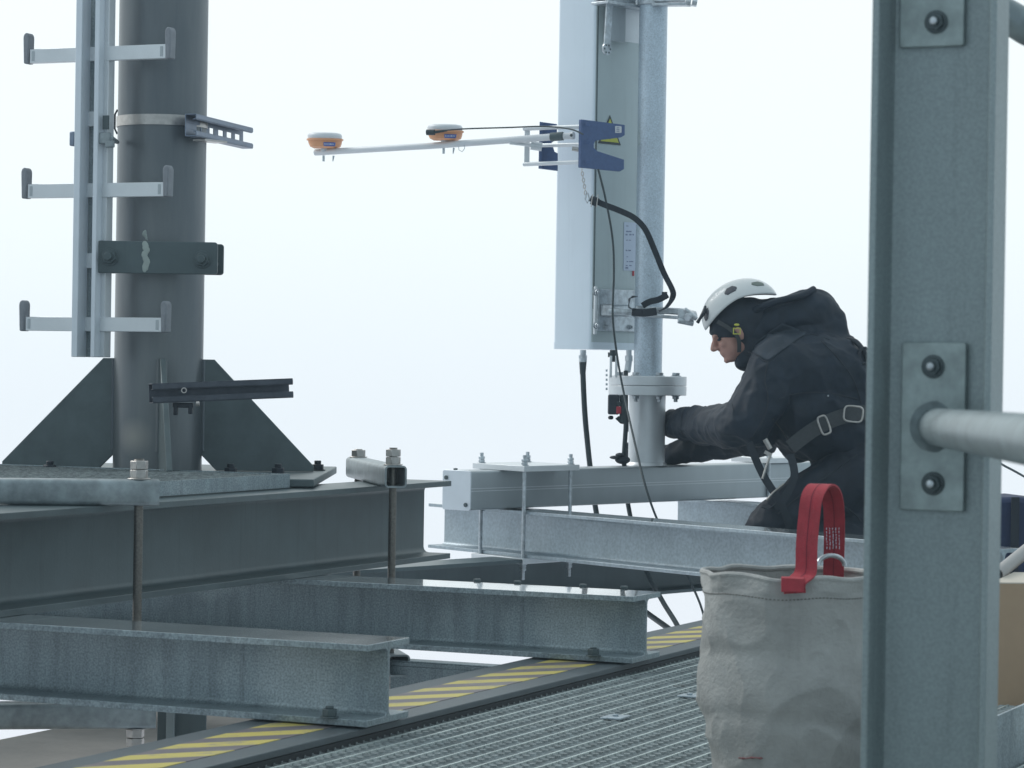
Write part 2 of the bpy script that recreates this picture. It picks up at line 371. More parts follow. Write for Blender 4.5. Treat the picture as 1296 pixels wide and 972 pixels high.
bolt(r, hz(751, 830, .076), Z, .017, .016, 'dark_steel', .004)
for (px, py) in ((604, 734.5), (655, 737), (738, 741), (790, 743.5)):
    pp = hz(px, py, .242); mb = MB(); mb.cyl(pp-Z*.002, pp+Z*.004, .010, n=16); mb.build('flange_plug', 'dark_steel', r)
# dark main beam
XA = -3.87
def yat(px, X):   # Y where column px meets plane X
    return hX(px, 650, X).y
yAe = yat(535, XA)
bmA = ibeam('main_beam', Vector((XA, 1.5, .24)), Y0, yAe-1.5, .247, .20, .017, .011, 'dark_steel', 'long dark green-grey steel I-beam running from the left foreground under the mast', rf=.018)
bmB = ibeam('main_beam', Vector((XA-1.25, 1.5, .24)), Y0, yAe-1.5, .25, .24, .017, .011, 'dark_steel', 'dark steel beam mostly hidden behind the mast foot and the raised grating', rf=.018)
# raised grating panel around the mast
g = thing('raised_grating', (XA, 6, .49), 'small galvanised grating panel lying on the dark beam around the mast foot', 'grating')
gy1 = hz(367, 600, .53).y; gx1 = hz(367, 600, .53).x
print('panel', gx1, gy1)
gx0 = gx1-1.9; gy0 = hz(202, 614, .53).y
mb = MB(); t = .005
mb.box((gx1-t/2, (gy0+gy1)/2, .511), (t, gy1-gy0, .04)).box((gx0+t/2, (gy0+gy1)/2, .511), (t, gy1-gy0, .04)).box(((gx0+gx1)/2, gy1-t/2, .511), (gx1-gx0-2*t, t, .04)).box(((gx0+gx1)/2, gy0+t/2, .511), (gx1-gx0-2*t, t, .04))
mb.build('frame', 'galv', g)
mb = MB(); x = gx0+.03
while x < gx1-.01: mb.box((x, (gy0+gy1)/2, .5255), (.004, gy1-gy0-.012, .007)); x += .034
y = gy0+.03
while y < gy1-.01: mb.box(((gx0+gx1)/2, y, .510), (gx1-gx0-.012, .003, .034)); y += .034
mb.build('grate_bars', 'grating_bar', g)
# ================================================================== MAST
mc = P(199, 592, 8.6); mr_ = .1375; zb = .515
mast = thing('mast', (mc.x, mc.y, zb), 'thick dark grey steel mast tube standing on the dark beams, with triangular gussets', 'mast')
mcv = Vector((mc.x, mc.y, 0))
def tint(name, centre, rad, soft, col):
    m = M[name]; n = m.node_tree.nodes; l = m.node_tree.links.new; bs = n['Principled BSDF']; src = bs.inputs['Base Color'].links[0].from_socket
    tcn = n.new('ShaderNodeTexCoord'); d = n.new('ShaderNodeVectorMath'); d.operation = 'DISTANCE'; d.inputs[1].default_value = centre
    l(tcn.outputs['Object'], d.inputs[0]); q_ = n.new('ShaderNodeMapRange'); q_.inputs[1].default_value = rad+soft; q_.inputs[2].default_value = rad-soft; q_.inputs[4].default_value = .8
    l(d.outputs['Value'], q_.inputs[0]); mx = n.new('ShaderNodeMixRGB'); l(q_.outputs[0], mx.inputs[0]); l(src, mx.inputs[1]); mx.inputs[2].default_value = (*col, 1); l(mx.outputs[0], bs.inputs['Base Color'])
tint('mast_steel', P(171, 553, 8.48)-Vector((mc.x, mc.y, zb)), .035, .03, (.34, .33, .30))
mb = MB(); mb.cyl(mcv+Z*zb, mcv+Z*3.2, mr_, n=96); mb.build('tube', 'mast_steel', mast, 0, 60)
mb = MB(); mb.box(mcv+Z*(zb-.0125), (1.05, 1.05, .023), R0, F0); mb.build('base_plate', 'gusset_steel', mast, .003)
ga = math.radians(11.5); gd = [(-F0*math.cos(ga)+R0*math.sin(ga)), None, None]
def gusset(d, r_out=.485, hgt=.345):
    s = d.cross(Z).normalized(); b = mcv + Z*zb; pr = [(mr_-.004, .05), (mr_+.045, 0), (r_out, 0), (r_out, .018), (mr_+.035, hgt), (mr_-.004, hgt)]
    mb = MB(); mb.prism([b + d*x_ + Z*z_ - s*.009 for x_, z_ in pr], s*.018); mb.build('gusset', 'gusset_steel', mast, .002)
    mb = MB(); mb.cyl(b+d*(mr_+.002)+Z*.06+s*.011, b+d*(mr_+.002)+Z*(hgt-.002)+s*.011, .006, n=8).cyl(b+d*(mr_+.002)+Z*.06-s*.011, b+d*(mr_+.002)+Z*(hgt-.002)-s*.011, .006, n=8); mb.build('weld', 'mast_steel', mast)
gusset(gd[0]); gusset(-gd[0])
gusset((R0+F0*.06).normalized()); gusset((-R0+F0*.04).normalized())
for (px, py, D) in ((63, 590, 8.35), (292, 596, 8.35), (352, 594, 8.4), (402, 595, 8.75), (372, 590, 9.0)):
    p = P(px, py, D); bolt(mast, (p.x, p.y, zb), Z, .02, .016, 'black_metal', .012)
# band clamp on the mast
bz = P(200, 156, 8.6).z
bc = thing('band_clamp', mcv+Z*bz, 'bright stainless band strapped round the mast below its top', 'pipe band')
mb = MB(); mb.lathe(mcv+Z*bz, [(mr_+.001, -.016), (mr_+.004, -.016), (mr_+.004, .016), (mr_+.001, .016)], 96); mb.build('band', 'stainless', bc, 0, 40)
mb = MB(); pL = mcv+Z*bz-R0*(mr_+.006); mb.tube([pL+Z*.04+R0*.004, pL+Z*.025-R0*.004, pL-Z*.02-R0*.004, pL-Z*.036+R0*.004], .003); mb.build('buckle', 'black_metal', bc)
def strut(name, p0, p1, face, m, label, slots=(), size=.041, lip=.008, t=.0028, depth=None, wedge=None):
    """C-profile strut from p0 to p1, open side toward face"""
    depth = depth or size; d = (p1-p0); Ln = d.length; d.normalize(); face = (face - d*face.dot(d)).normalized(); v = d.cross(face).normalized()
    if v.z < 0: v = -v
    r = thing(name, p0, label, 'strut channel'); c = (p0+p1)/2; mb = MB()
    mb.box(c+v*(size/2-t/2)-face*depth/2, (Ln, depth, t), d, face, v).box(c-v*(size/2-t/2)-face*depth/2, (Ln, depth, t), d, face, v)
    for sg in (1, -1):
        mb.box(c+v*sg*(size/2-lip/2-t), (Ln, t, lip), d, face, v); mb.box(c+v*sg*(size/2-lip-t-.001)-face*.005, (Ln, .008, t), d, face, v)
    bw = size-2*t; cb = -face*(depth-t/2)
    if not slots: mb.box(c+cb, (Ln, t, bw), d, face, v)
    else:
        mb.box(c+cb+v*bw*.32, (Ln, t, bw*.36), d, face, v).box(c+cb-v*bw*.32, (Ln, t, bw*.36), d, face, v); prev = 0
        for (a, b) in list(slots)+[(Ln, Ln)]:
            if a > prev: mb.box(p0+d*(prev+a)/2+cb, (a-prev, t, bw*.3), d, face, v)
            prev = b
    mb.build('channel', m, r, .0008); return r, d, v, face
p0 = P(248, 158, 8.38); p1 = P(320, 175, 8.98)
Ls = (p1-p0).length
strut('slotted_strut', p0, p1, (R0*.75-F0*.65), 'strut_blue', 'short slotted blue-grey strut channel jutting right from the mast band', slots=[(Ls*.18, Ls*.25), (Ls*.4, Ls*.47), (Ls*.55, Ls*.64), (Ls*.7, Ls*.79), (Ls*.85, Ls*.94)], size=.068, depth=.035, lip=.012)
mb = MB(); q = P(266, 177, 8.5); mb.box(q-Z*.004, (.10, .05, .006), (R0*.6+F0*.8).normalized(), (R0*.8-F0*.6).normalized()); mb.build('tongue', 'stainless', bc)
p0 = P(193, 498, 8.05); p1 = P(371, 491, 8.22)
st2, d, v, f = strut('unistrut', p0, p1, -F0, 'strut_dark', 'long near-black strut channel clamped across the front gusset of the mast', size=.058, lip=.014, depth=.04)
st2.name = 'strut_rail'
q = P(233, 494, 8.075); mb = MB(); mb.ring([q+R0*.0085*math.cos(a)+Z*.0085*math.sin(a) for a in [k*math.pi/8 for k in range(16)]], [q+R0*.0055*math.cos(a)+Z*.0055*math.sin(a) for a in [k*math.pi/8 for k in range(16)]], -F0*.004)
mb.build('washer', 'stainless', st2)
mb = MB(); q = P(232, 513, 8.12); mb.box(q, (.06, .03, .014), R0, F0).box(q-R0*.022-Z*.014, (.012, .03, .03), R0, F0).box(q+R0*.022-Z*.012, (.012, .03, .026), R0, F0); mb.build('beam_clamp', 'black_metal', st2, .003)
q = P(248, 511, 8.07); bolt(st2, q, R0, .008, .01, 'stainless', 0, False)
# flat saddle plates bolted to mast
fz = P(200, 326, 8.6)
sp = thing('saddle_plate', Vector((mc.x, mc.y, fz.z)), 'dark flat clamp plate bolted across the mast behind the cable bracket', 'clamp plate')
nf = (-F0+R0*.08).normalized(); tf_ = nf.cross(Z)*-1
c = P(199, 326, 8.6-.137-.09); mb = MB(); mb.prism(rrect(c, R0, Z, .365, .098, .01), F0*.012); mb.build('front_plate', 'dark_steel', sp, .002)
mb = MB(); c2 = P(210, 327.5, 8.6+.15); mb.prism(rrect(c2, R0, Z, .365, .098, .01), F0*.012); mb.build('rear_plate', 'dark_steel', sp, .002)
for px in (139, 256):
    q = P(px, 325+(px-139)*.03, 8.6-.228); bolt(sp, q, -F0, .022, .016, 'dark_steel', .03)
    mb = MB(); mb.cyl(q, q+F0*.39, .009, n=12); mb.build('bolt_shank', 'dark_steel', sp)
mb = MB(); random.seed(3)
for k in range(22):
    yy = 309+k*1.5; q = P(184+1.5*math.sin(k*.5)+random.uniform(-1.5, 1.5), yy, 8.6-.2281)
    mb.ell(q, (.006+.004*random.random(), .0015, .010), (R0, F0, Z), 10, 6)
mb.build('zinc_run', 'weld_drip', sp); mb = MB()
for k in range(9):
    q = P(184+random.uniform(-5, 5), 294+k*1.2, 8.6-.1372); mb.ell(q, (.006, .003, .008), (R0, F0, Z), 10, 6)
mb.build('zinc_run', 'weld_drip', sp)
# ================================================================== CABLE LADDER BRACKET
DL = 8.40
lt = P(117, -60, DL); lb = P(115, 452, DL)
lad = thing('cable_ladder', Vector((lb.x, lb.y, lb.z)), 'aluminium cable ladder with three rungs hanging in front of the dark mast', 'cable ladder')
base = Vector((lb.x, lb.y, 0)); zt = lt.z; z0 = lb.z
un = X0; ud = Y0   # across, along view-ish
# two stiles: box sections; near right stile seen broad, left stile seen narrow
def stile(px, wdt, m, nm='stile', dep=.05, dD=0):
    q = P(px, 452, DL+dD); mb = MB(); mb.box(Vector((q.x, q.y, (z0+zt)/2)), (wdt, dep, zt-z0), un, ud); mb.build(nm, m, lad, .002)
stile(99.5, .022, 'alu_cap', dD=.0)
q = P(112, 452, DL+.03); mb = MB(); mb.box(Vector((q.x, q.y, (z0+zt)/2)), (.05, .008, zt-z0), un, ud); mb.build('web', 'galv', lad)
stile(122.5, .016, 'alu_cap', dD=-.01)
q = P(130, 452, DL+.01); mb = MB(); mb.box(Vector((q.x, q.y, (z0+zt)/2)), (.034, .036, zt-z0), un, ud); mb.build('side_rail', 'aluminium', lad, .002)
for zz in (151, 330):
    q = P(112, zz, DL+.02); mb = MB(); mb.box(q, (.05, .02, .045), un, ud); mb.build('tie', 'aluminium', lad, .001)
for py in (68.5, 241, 410.5):
    pc_ = P(122+(241-py)*.016, py, DL+.008); zz = pc_.z; ctr = Vector((pc_.x, pc_.y, zz)); 
    mb = MB(); Lh = .243
    mb.box(ctr+X0*.001, (2*Lh, .022, .043), X0, Y0)
    rg = mb.build('rung', 'aluminium', lad, .0015)
    for sg in (-1, 1):
        mb = MB(); e_ = ctr+X0*sg*(Lh-.014)-Y0*.0112; mb.box(e_, (.009, .002, .030)); mb.build('slot_mark', 'alu_side', rg)
        mb = MB(); e_ = ctr + X0*sg*(Lh+.010); pts = []
        w_ = .021
        for k in range(9): a = math.pi*k/8; pts.append(e_ + X0*w_/2*math.cos(a) + Z*(.056+.016*math.sin(a)))
        pts += [e_ - X0*w_*.36 - Z*.023, e_ + X0*w_*.42 - Z*.023]
        mb.prism([p_-Y0*.017 for p_ in pts], Y0*.034); mb.build('end_cap', 'rubber', rg, .004)
q = P(134, 155, DL-.03); mb = MB(); mb.box(q, (.02, .006, .042), X0, Y0); mb.build('slot', 'dark_steel', lad)
q = P(132, 175, DL-.035); mb = MB(); mb.box(q, (.045, .012, .035), X0, Y0).box(q+X0*.02-Z*.018, (.03, .014, .022), X0, Y0).cyl(q+X0*.018, P(149, 180, DL+.1), .012, .006, 12); mb.build('toggle', 'galv_clamp', lad, .004)
q = P(94, 176, DL); mb = MB(); mb.box(q, (.018, .03, .044), X0, Y0); mb.build('side_clip', 'strut_blue', lad, .004)
# ================================================================== TUBE CLAMPS ON THE MAIN BEAM
XR = -3.715   # rods just in front of the flange
def clamp(nm_px, label, dirv, upper_py, lower_py, rod_px, len_back, both=True):
    Dd = None
    pu = hX(nm_px, upper_py, XR+.045); pl = hX(nm_px, lower_py, XR+.045)
    r = thing('beam_clamp', Vector((pu.x, pu.y, .49)), label, 'beam clamp'); side = dirv.cross(Z).normalized()
    
    for (p_, zc_, nm) in ((pu, .4875+.033, 'top_tube'), (pu + R0*(.018 if both else 0), -.040, 'bottom_tube')):
        mb = MB(); hollow(mb, Vector((p_.x, p_.y, zc_)), side, Z, .066, .066, .0055, -dirv*len_back); mb.build(nm, 'galv_clamp', r, 0)
    rp = Vector((pu.x, pu.y, 0)) - dirv*.05
    rod(r, rp-Z*.15, rp+Z*.605, .0125)
    bolt(r, rp+Z*.5535, Z, .0235, .021, 'stainless', .003, double=True, name='nut'); bolt(r, rp-Z*.0735, -Z, .0235, .021, 'stainless', .004, double=True, name='nut')
    if both:
        rp2 = rp - dirv*.645
        rod(r, rp2-Z*.15, rp2+Z*.58, .0125); bolt(r, rp2+Z*.5535, Z, .0235, .021, 'stainless', .003, name='nut')
    return r
clamp(201, 'galvanised square tube clamp with long threaded rod at the left, on the grating edge', (R0*.985+F0*.17).normalized(), 624, 900, 175, 1.7, False)
clamp(501, 'galvanised square tube clamp with open end over the far end of the dark beam', (R0*.215-F0*.977).normalized(), 606, 836, 493, .74, True)
# cross channel, stub post under beams
pA = hz(590, 838, -.03); cc = thing('cross_channel', Vector((XL, pA.y, 0)), 'grey cross channel under the beams, seen beside the hazard strip', 'steel channel')
mb = MB(); mb.box((XL-1.0, pA.y-.05, -.036), (2.0, .10, .012)); mb.box((XL-1.0, pA.y-.094, -.10), (2.0, .012, .115)); mb.box((XL-1.0, pA.y-.086, -.0275), (2.0, .026, .004)); mb.build('channel', 'galv', cc, .002)
sp_ = P(216, 915, 7.4); o = thing('stub_post', Vector((sp_.x, sp_.y, -.5)), 'short angle-section steel stub post below the nearest beam', 'post')
mb = MB(); q = Vector((sp_.x, sp_.y, -.25)); mb.box(q, (.022, .022, .62), R0, F0); mb.build('flange', 'stub', o, .002)
mb = MB(); mb.box(q+R0*.05+F0*.03, (.085, .012, .62), R0, F0).box(q-R0*.024+F0*.03, (.03, .012, .62), R0, F0); mb.build('web', 'dark_steel', o, .002)
# ================================================================== FAR GROUP: box beam, beams, antenna pole
U1 = (R0*.655+F0*.755).normalized(); N1 = (R0*.755-F0*.655).normalized()   # box beam direction, its camera-side normal
U2 = (R0*-.606+F0*.796).normalized(); N2 = (R0*-.796-F0*.606).normalized()
fb = hz(740, 715.5, .115); ft = hz(740, 653.3, .295)     # near flange edges of beam 3
far_end = None
ln = (-U2)
pe1 = ft   # a point on near edge
# along U2 until column 541 reached
def along(p, d, px):
    lo, hi = -6, 6
    def col(t): q = p+d*t-CAM; D = q.dot(FW); return 648+q.dot(RT)/D*FPX
    a, b = lo, hi; inc = col(hi) > col(lo)
    for _ in range(60):
        m_ = (a+b)/2
        if (col(m_) < px) == inc: a = m_
        else: b = m_
    return p+d*a
wid3 = .17; n3 = Vector((U2.y, -U2.x, 0)); 
if n3.dot(F0) > 0: n3 = -n3
c3 = Vector((ft.x, ft.y, .115)) - n3*wid3/2
s3 = along(c3, U2, 563); e3 = along(c3, -U2, 1270)
r = ibeam('cross_beam', s3, -U2, (e3-s3).length, .18, wid3, .013, .009, 'galv_light', 'light galvanised I-beam running from the aluminium box beam to behind the worker and the bag')
# dark beam underneath
pd = hz(592, 712, .113); cD = Vector((pd.x, pd.y, -.069)) - N1*.09
ibeam('cross_beam', cD-U1*.75, U1, 3.6, .18, .18, .014, .010, 'dark_steel', 'dark steel beam low down, crossing under the light galvanised beam')
# parallel beam beyond
q4 = vert_at(858, 12.15, .113); c4 = Vector((q4.x, q4.y, .113))
ibeam('cross_beam', c4, -U2, 2.4, .178, .14, .012, .008, 'galv_light', 'pale far beam under the box beam, partly hidden by the worker’s knee'.replace('’', "'"))
# aluminium box beam
pb = P(596, 647, 10.63); zb0 = .298; pb = Vector((pb.x, pb.y, zb0)); BH = .150
bb = thing('box_beam', pb, 'pale aluminium box beam with capped end carrying the antenna pole', 'box beam')
Lb = 2.6; cB = pb - N1*.0725 + U1*Lb/2 + Z*BH/2
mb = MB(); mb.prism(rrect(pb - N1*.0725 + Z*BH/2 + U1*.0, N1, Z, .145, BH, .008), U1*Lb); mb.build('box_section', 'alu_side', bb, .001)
mb = MB(); 
for zz in (.073, .083): mb.box(pb+U1*Lb/2+N1*.0008+Z*zz, (Lb, .002, .0028), U1, N1)
mb.build('ridge', 'aluminium', bb)
mb = MB(); mb.prism(rrect(pb - N1*.0725 + Z*BH/2, N1, Z, .147, BH+.004, .010), -U1*.005); ec = mb.build('end_cap', 'alu_cap', bb, .002)
for (a, b) in ((-.125, .122), (-.022, .02)): bolt(ec, pb+N1*a+Z*b-U1*.0052, -U1, .009, .006, 'dark_steel', 0, False)
bolt(bb, pb-N1*.11+U1*.03+Z*(BH+.001), Z, .009, .007, 'dark_steel', 0, False)
# clamp plates
def plates(px, label, sz=.335, bottom=True):
    lo = along(pb, U1, px); cn = lo + N1*.03
    if bottom: cn = along(ft, U2, px) + n3*.032
    r = thing('plate_clamp', Vector((cn.x, cn.y, zb0)), label, 'clamp plates')
    def plate(z, nm, th):
        c0 = Vector((cn.x, cn.y, z)); pts = [c0, c0+U1*sz, c0+U1*sz+U2*sz, c0+U2*sz]; mb = MB(); mb.prism(pts, Z*th); mb.build(nm, 'aluminium', r, .0015)
    plate(zb0+BH+.001, 'top_plate', .022)
    if bottom: plate(.0925, 'bottom_plate', .022)
    ins = .03; k = 0
    for (a, b) in ((ins*.35, ins*.35), (sz-ins, ins*.9), (ins*.9, sz-ins), (sz-ins*1.2, sz-ins*1.2)):
        q = Vector((cn.x, cn.y, 0))+U1*a+U2*b; 
        if k == 0: q += (U1+U2)*.012
        if bottom or b < .1:
            rod(r, q+Z*(.03 if bottom else .14), q+Z*(zb0+BH+.064), .008, 'zinc', .005); bolt(r, q+Z*(zb0+BH+.0235), Z, .0135, .011, 'zinc', 0, double=True, name='nut')
            if bottom: bolt(r, q+Z*.092, -Z, .0135, .011, 'zinc', .0, double=True, name='nut')
        k += 1
    return r
plates(671, 'aluminium clamp plates with four thin rods gripping the near end of the box beam')
plates(966, 'second aluminium clamp plate, partly hidden under the worker', .25, False)
# antenna pole
pp = vert_at(818, 11.58, zb0+BH); pc0 = Vector((pp.x, pp.y, 0)); zf = P(820, 500, 11.58).z; zt0 = zb0+BH+.001
pole = thing('antenna_pole', Vector((pp.x, pp.y, zt0)), 'pale galvanised pole with bolted flange joint, standing on the box beam', 'pole')
mb = MB(); mb.cyl(pc0+Z*zt0, pc0+Z*zf, .0765, n=48); mb.build('lower_tube', 'aluminium', pole, 0, 60)
mb = MB(); mb.lathe(pc0+Z*zt0, [(.088, 0), (.083, .008), (.077, .014)], 48); mb.build('weld', 'aluminium', pole)
for k in range(2):
    mb = MB(); mb.cyl(pc0+Z*(zf+.0405*k), pc0+Z*(zf+.0405*k+.039), .163, n=72); mb.build('flange', 'aluminium', pole, .0025)
mb = MB(); mb.cyl(pc0+Z*(zf+.08), pc0+Z*4.0, .059, n=48); mb.build('upper_tube', 'pole_galv', pole, 0, 60)
for k in range(8):
    a = 2*math.pi*k/8+.35; q = pc0 + R0*math.cos(a)*.128 + F0*math.sin(a)*.128
    bolt(pole, q+Z*(zf+.08), Z, .017, .012, 'zinc', 0); bolt(pole, q+Z*(zf), -Z, .015, .012, 'zinc', .012)
# antenna
ca = vert_at(748.5, 11.56, 1.0); ca = Vector((ca.x, ca.y, 0)); UB = (R0+F0).normalized(); US = (-R0+F0).normalized()
az = P(747, 442, 11.56).z; AT = 2.75; wB = .30; wS = .225
an = thing('panel_antenna', Vector((ca.x, ca.y, az)), 'tall pale panel antenna with grey back, mounted beside the pole', 'antenna')
ctr = ca + UB*wB/2 + US*wS/2
mb = MB(); mb.prism(rrect(Vector((ctr.x, ctr.y, az+.028)), UB, US, wB, wS, .018, 6), Z*(AT-az)); mb.build('housing', ['radome', 'antenna_back'], an)
ho = an.children[0]
for p_ in ho.data.polygons:
    if p_.normal.dot(-US) > .75: p_.material_index = 1
mb = MB(); mb.prism(rrect(Vector((ctr.x, ctr.y, az)), UB, US, wB+.004, wS+.004, .020, 6), Z*.030); mb.build('end_cap', ['radome', 'antenna_back'], an)
for p_ in an.children[1].data.polygons:
    if p_.normal.dot(-US) > .75: p_.material_index = 1
NB = -US   # back face normal
# seam groove
mb = MB(); q = ca + UB*.010 + NB*.0005; mb.box(Vector((q.x, q.y, (az+.17+AT)/2)), (.005, .004, AT-az-.17), UB, NB); mb.build('seam', 'dark_steel', an)
def onback(px, py, off=0):
    # point on the back plane
    n = NB; p0_ = ca + NB*off; d = ray(px, py); t = (p0_-CAM).dot(n)/d.dot(n); return CAM+d*t
# warning sign
q = onback(772, 166, .002); s_ = .055
def tri(c, s): return [c+Z*s*.95, c-UB*s*.9-Z*s*.62, c+UB*s*.9-Z*s*.62]
sg = MB(); 
q = onback(771.5, 168, .0015); sg.prism(tri(q, .078), NB*.0012); wsn = sg.build('warning_sign', 'label_black', an)
mb = MB(); mb.prism(tri(q+NB*.0014, .062), NB*.0008); mb.build('sign_face', 'yellow', wsn)
mb = MB(); q2 = q+NB*.0026; mb.box(q2-Z*.004, (.006, .0008, .045), UB, NB).box(q2+Z*.010, (.012, .0008, .012), UB, NB)
for a in (-1, 1):
    for r_ in (.016, .026): mb.tube([q2+UB*a*r_*math.cos(t_)+Z*(.008+r_*math.sin(t_)) for t_ in (-.7, -.35, 0, .35, .7)], .0016, 5)
mb.build('sign_symbol', 'label_black', wsn)
# data label
mb = MB(); qa = onback(797, 312, .0015); mb.box(qa, (.075, .0015, .205), UB, NB); dl = mb.build('data_label', 'paper', an)
mb = MB(); random.seed(5)
for py, n_, hh in ((286, 1, .003), (293, 2, .005), (297, 3, .006), (304, 2, .003), (317, 2, .005), (325, 1, .003), (331, 3, .004), (336, 2, .004), (339, 1, .006)):
    for k in range(n_):
        qq = onback(793+k*3.5+random.uniform(0, 1.5), py, .0026); mb.box(qq, (.008+random.random()*.008, .0008, hh), UB, NB)
pr0 = mb.build('print', 'label_ink', dl)
mb = MB(); qa = onback(801.5, 346, .0015); mb.box(qa, (.012, .0015, .022), UB, NB); mb.build('red_mark', 'red', an)
# lower bracket on the back
br = thing('lower_bracket', onback(770, 392, 0), 'galvanised bracket tying the bottom of the antenna to the pole', 'bracket')
mb = MB(); qa = onback(783, 393, .010); mb.box(qa, (.26, .008, .175), UB, NB); mb.build('back_plate', 'zinc', br, .002)
mb = MB(); qa = onback(753.5, 393, .02); mb.box(qa, (.014, .012, .20), UB, NB); mb.build('side_bar', 'aluminium', br, .003)
for py in (370, 412): bolt(br, onback(753.5, py, .024), NB, .012, .01, 'zinc', .008)
for px in (766, 797): bolt(br, onback(px, 414, .014), NB, .010, .01, 'zinc', .006)
qa = onback(772, 393, .018); mb = MB()
mb.box(qa+Z*.022+NB*.03, (.11, .06, .006), UB, NB).box(qa-Z*.022+NB*.03, (.11, .06, .006), UB, NB).box(qa-UB*.052+NB*.03, (.006, .06, .05), UB, NB); mb.build('clevis', 'zinc', br, .001)
qs = P(768, 395, 11.42); qe = P(880, 402, 11.30)
dB = (qe-qs).normalized(); nB = dB.cross(Z).normalized()
mb = MB(); cR = P(817, 394, 11.50)
mb.cyl(P(770, 394, 11.46), P(812, 396, 11.47), .012, n=14); mb.build('threaded_stud', 'zinc', br)
mb = MB(); mb.box(P(838, 393, 11.46), (.22, .03, .028), dB, nB).box(P(843, 401, 11.45), (.20, .05, .014), dB, nB); mb.build('clamp_bar', 'zinc', br, .006)
mb = MB(); mb.lathe(Vector((pc0.x, pc0.y, P(820, 396, 11.58).z)), [(.0595, -.02), (.066, -.02), (.066, .02), (.0595, .02)], 40); mb.build('pipe_clamp', 'zinc', br, .002)
mb = MB(); mb.box(P(866, 399, 11.4), (.045, .05, .05), dB, nB).cyl(P(858, 405, 11.38), P(878, 409, 11.38), .014, n=12).cyl(P(866, 391, 11.36), P(882, 404, 11.36), .010, n=12).cyl(P(870, 402, 11.35), P(878, 398, 11.4), .02, n=6); mb.build('clamp_jaw', 'zinc', br, .004)
# upper bracket
ub = thing('upper_bracket', P(820, -2, 11.58), 'galvanised clamp bracket round the pole at the top edge of the picture', 'bracket')
mb = MB(); mb.box(onback(790, 8, .06), (.30, .10, .012), UB, NB).box(onback(778, -4, .05), (.2, .06, .05), UB, NB); mb.build('clamp_bar', 'zinc', ub, .003)
mb = MB(); z_ = P(820, 4, 11.58).z; mb.lathe(Vector((pc0.x, pc0.y, z_)), [(.0595, -.012), (.068, -.012), (.068, .03), (.0595, .03)], 40); mb.box(P(850, 6, 11.48), (.16, .05, .012), (R0+F0*-.2).normalized(), (F0+R0*.2).normalized()).box(P(848, -2, 11.48), (.13, .04, .03), (R0+F0*-.2).normalized(), (F0+R0*.2).normalized()); mb.build('pipe_clamp', 'zinc', ub, .002)
mb = MB()
for px in (868, 876): mb.cyl(P(px, 3, 11.43), P(px+6, 4, 11.43), .016, n=6)
mb.build('clamp_nut', 'zinc', ub)
mb = MB(); mb.box(onback(792, 24, .04), (.175, .006, .19), UB, NB); mb.build('gusset_plate', 'aluminium', ub, .001)
mb = MB(); mb.box(onback(782, 24, .05), (.09, .006, .19), UB, NB); mb.build('side_plate', 'alu_side', ub, .001)
ta = onback(772, -6, .07); tb = onback(768, 62, .07)
mb = MB(); mb.box((ta+tb)/2, (.036, .008, (ta-tb).length), UB, NB, (ta-tb).normalized()); mb.cyl(tb-NB*.004, tb+NB*.004, .026, n=24); mb.build('tilt_arm', 'zinc', ub, .001)
mb = MB()
for k in range(6): a = k*math.pi/3; qq = tb+NB*.0045+UB*.017*math.cos(a)+Z*.017*math.sin(a); mb.cyl(qq, qq+NB*.001, .0042, n=10)
mb.build('arm_hole', 'dark_steel', ub)
# ================================================================== ALIGNMENT TOOL WITH SENSORS
al = thing('alignment_tool', P(740, 185, 11.35), 'blue clamp tool gripping the antenna and carrying the white sensor boom', 'alignment tool')
def poly_px(pts, D, slope=(0, 0)): return [P(x_, y_, D+(x_-735)*slope[0]) for x_, y_ in pts]
near = [(736, 151), (791, 158), (791, 171), (786, 174), (754, 178), (752, 182), (752, 187), (756, 191), (790, 202), (790, 214), (785, 217), (735, 212)]
mb = MB(); vv = F0*.02; mb.prism(poly_px(near, 11.30, (.0022, 0)), (F0*.6-R0*.5)*.022); nb = mb.build('near_jaw', 'blue_paint', al, .002)
mb = MB(); mb.prism(rrect(P(782, 164, 11.30+.1)-F0*.003, R0, Z, .030, .028, .004), -F0*.0015); mb.build('badge', 'white_plastic', nb)
mb = MB(); 
for k in (-1, 0, 1): mb.box(P(782, 164+k*2.2, 11.395)-F0*.004, (.012, .0008, .0025), R0, F0)
mb.build('badge_print', 'label_ink', nb)
for py in (158, 205, 180): bolt(nb, P(744, py, 11.30), -F0, .010, .003, 'blue_paint', 0, False)
far_ = [(683, 154), (705, 157), (705, 176), (698, 180), (702, 192), (706, 194), (706, 216), (682, 213)]
mb = MB(); mb.prism(poly_px(far_, 11.55), F0*.03+R0*.0); mb.build('far_jaw', 'blue_paint', al, .002)
mb = MB(); mb.prism(poly_px([(683, 154), (687, 154.5), (685.5, 213), (681.5, 213)], 11.52), F0*.03); mb.build('jaw_edge', 'blue_paint', al, .001)
for (py0, py1) in ((163, 160), (208, 205), (184, 183)):
    mb = MB(); mb.cyl(P(663 if py0 != 184 else 684, py0, 11.5), P(738, py1, 11.33), .0085, n=16); mb.build('guide_rod', 'aluminium', al)
mb = MB(); mb.box(P(667, 186, 11.5), (.022, .012, .16), R0, F0); mb.build('end_bar', 'aluminium', al, .002)
mb = MB(); mb.tube([P(645, 181, 11.45), P(668, 183, 11.45), P(680, 185, 11.44)], [.006, .008, .013], 12).cyl(P(672, 184, 11.44), P(686, 186, 11.44), .018, n=20); mb.build('crank', 'aluminium', al)
mb = MB(); mb.cyl(P(724, 188, 11.33), P(736, 190, 11.33), .009, n=14); mb.build('knob', 'stainless', al)
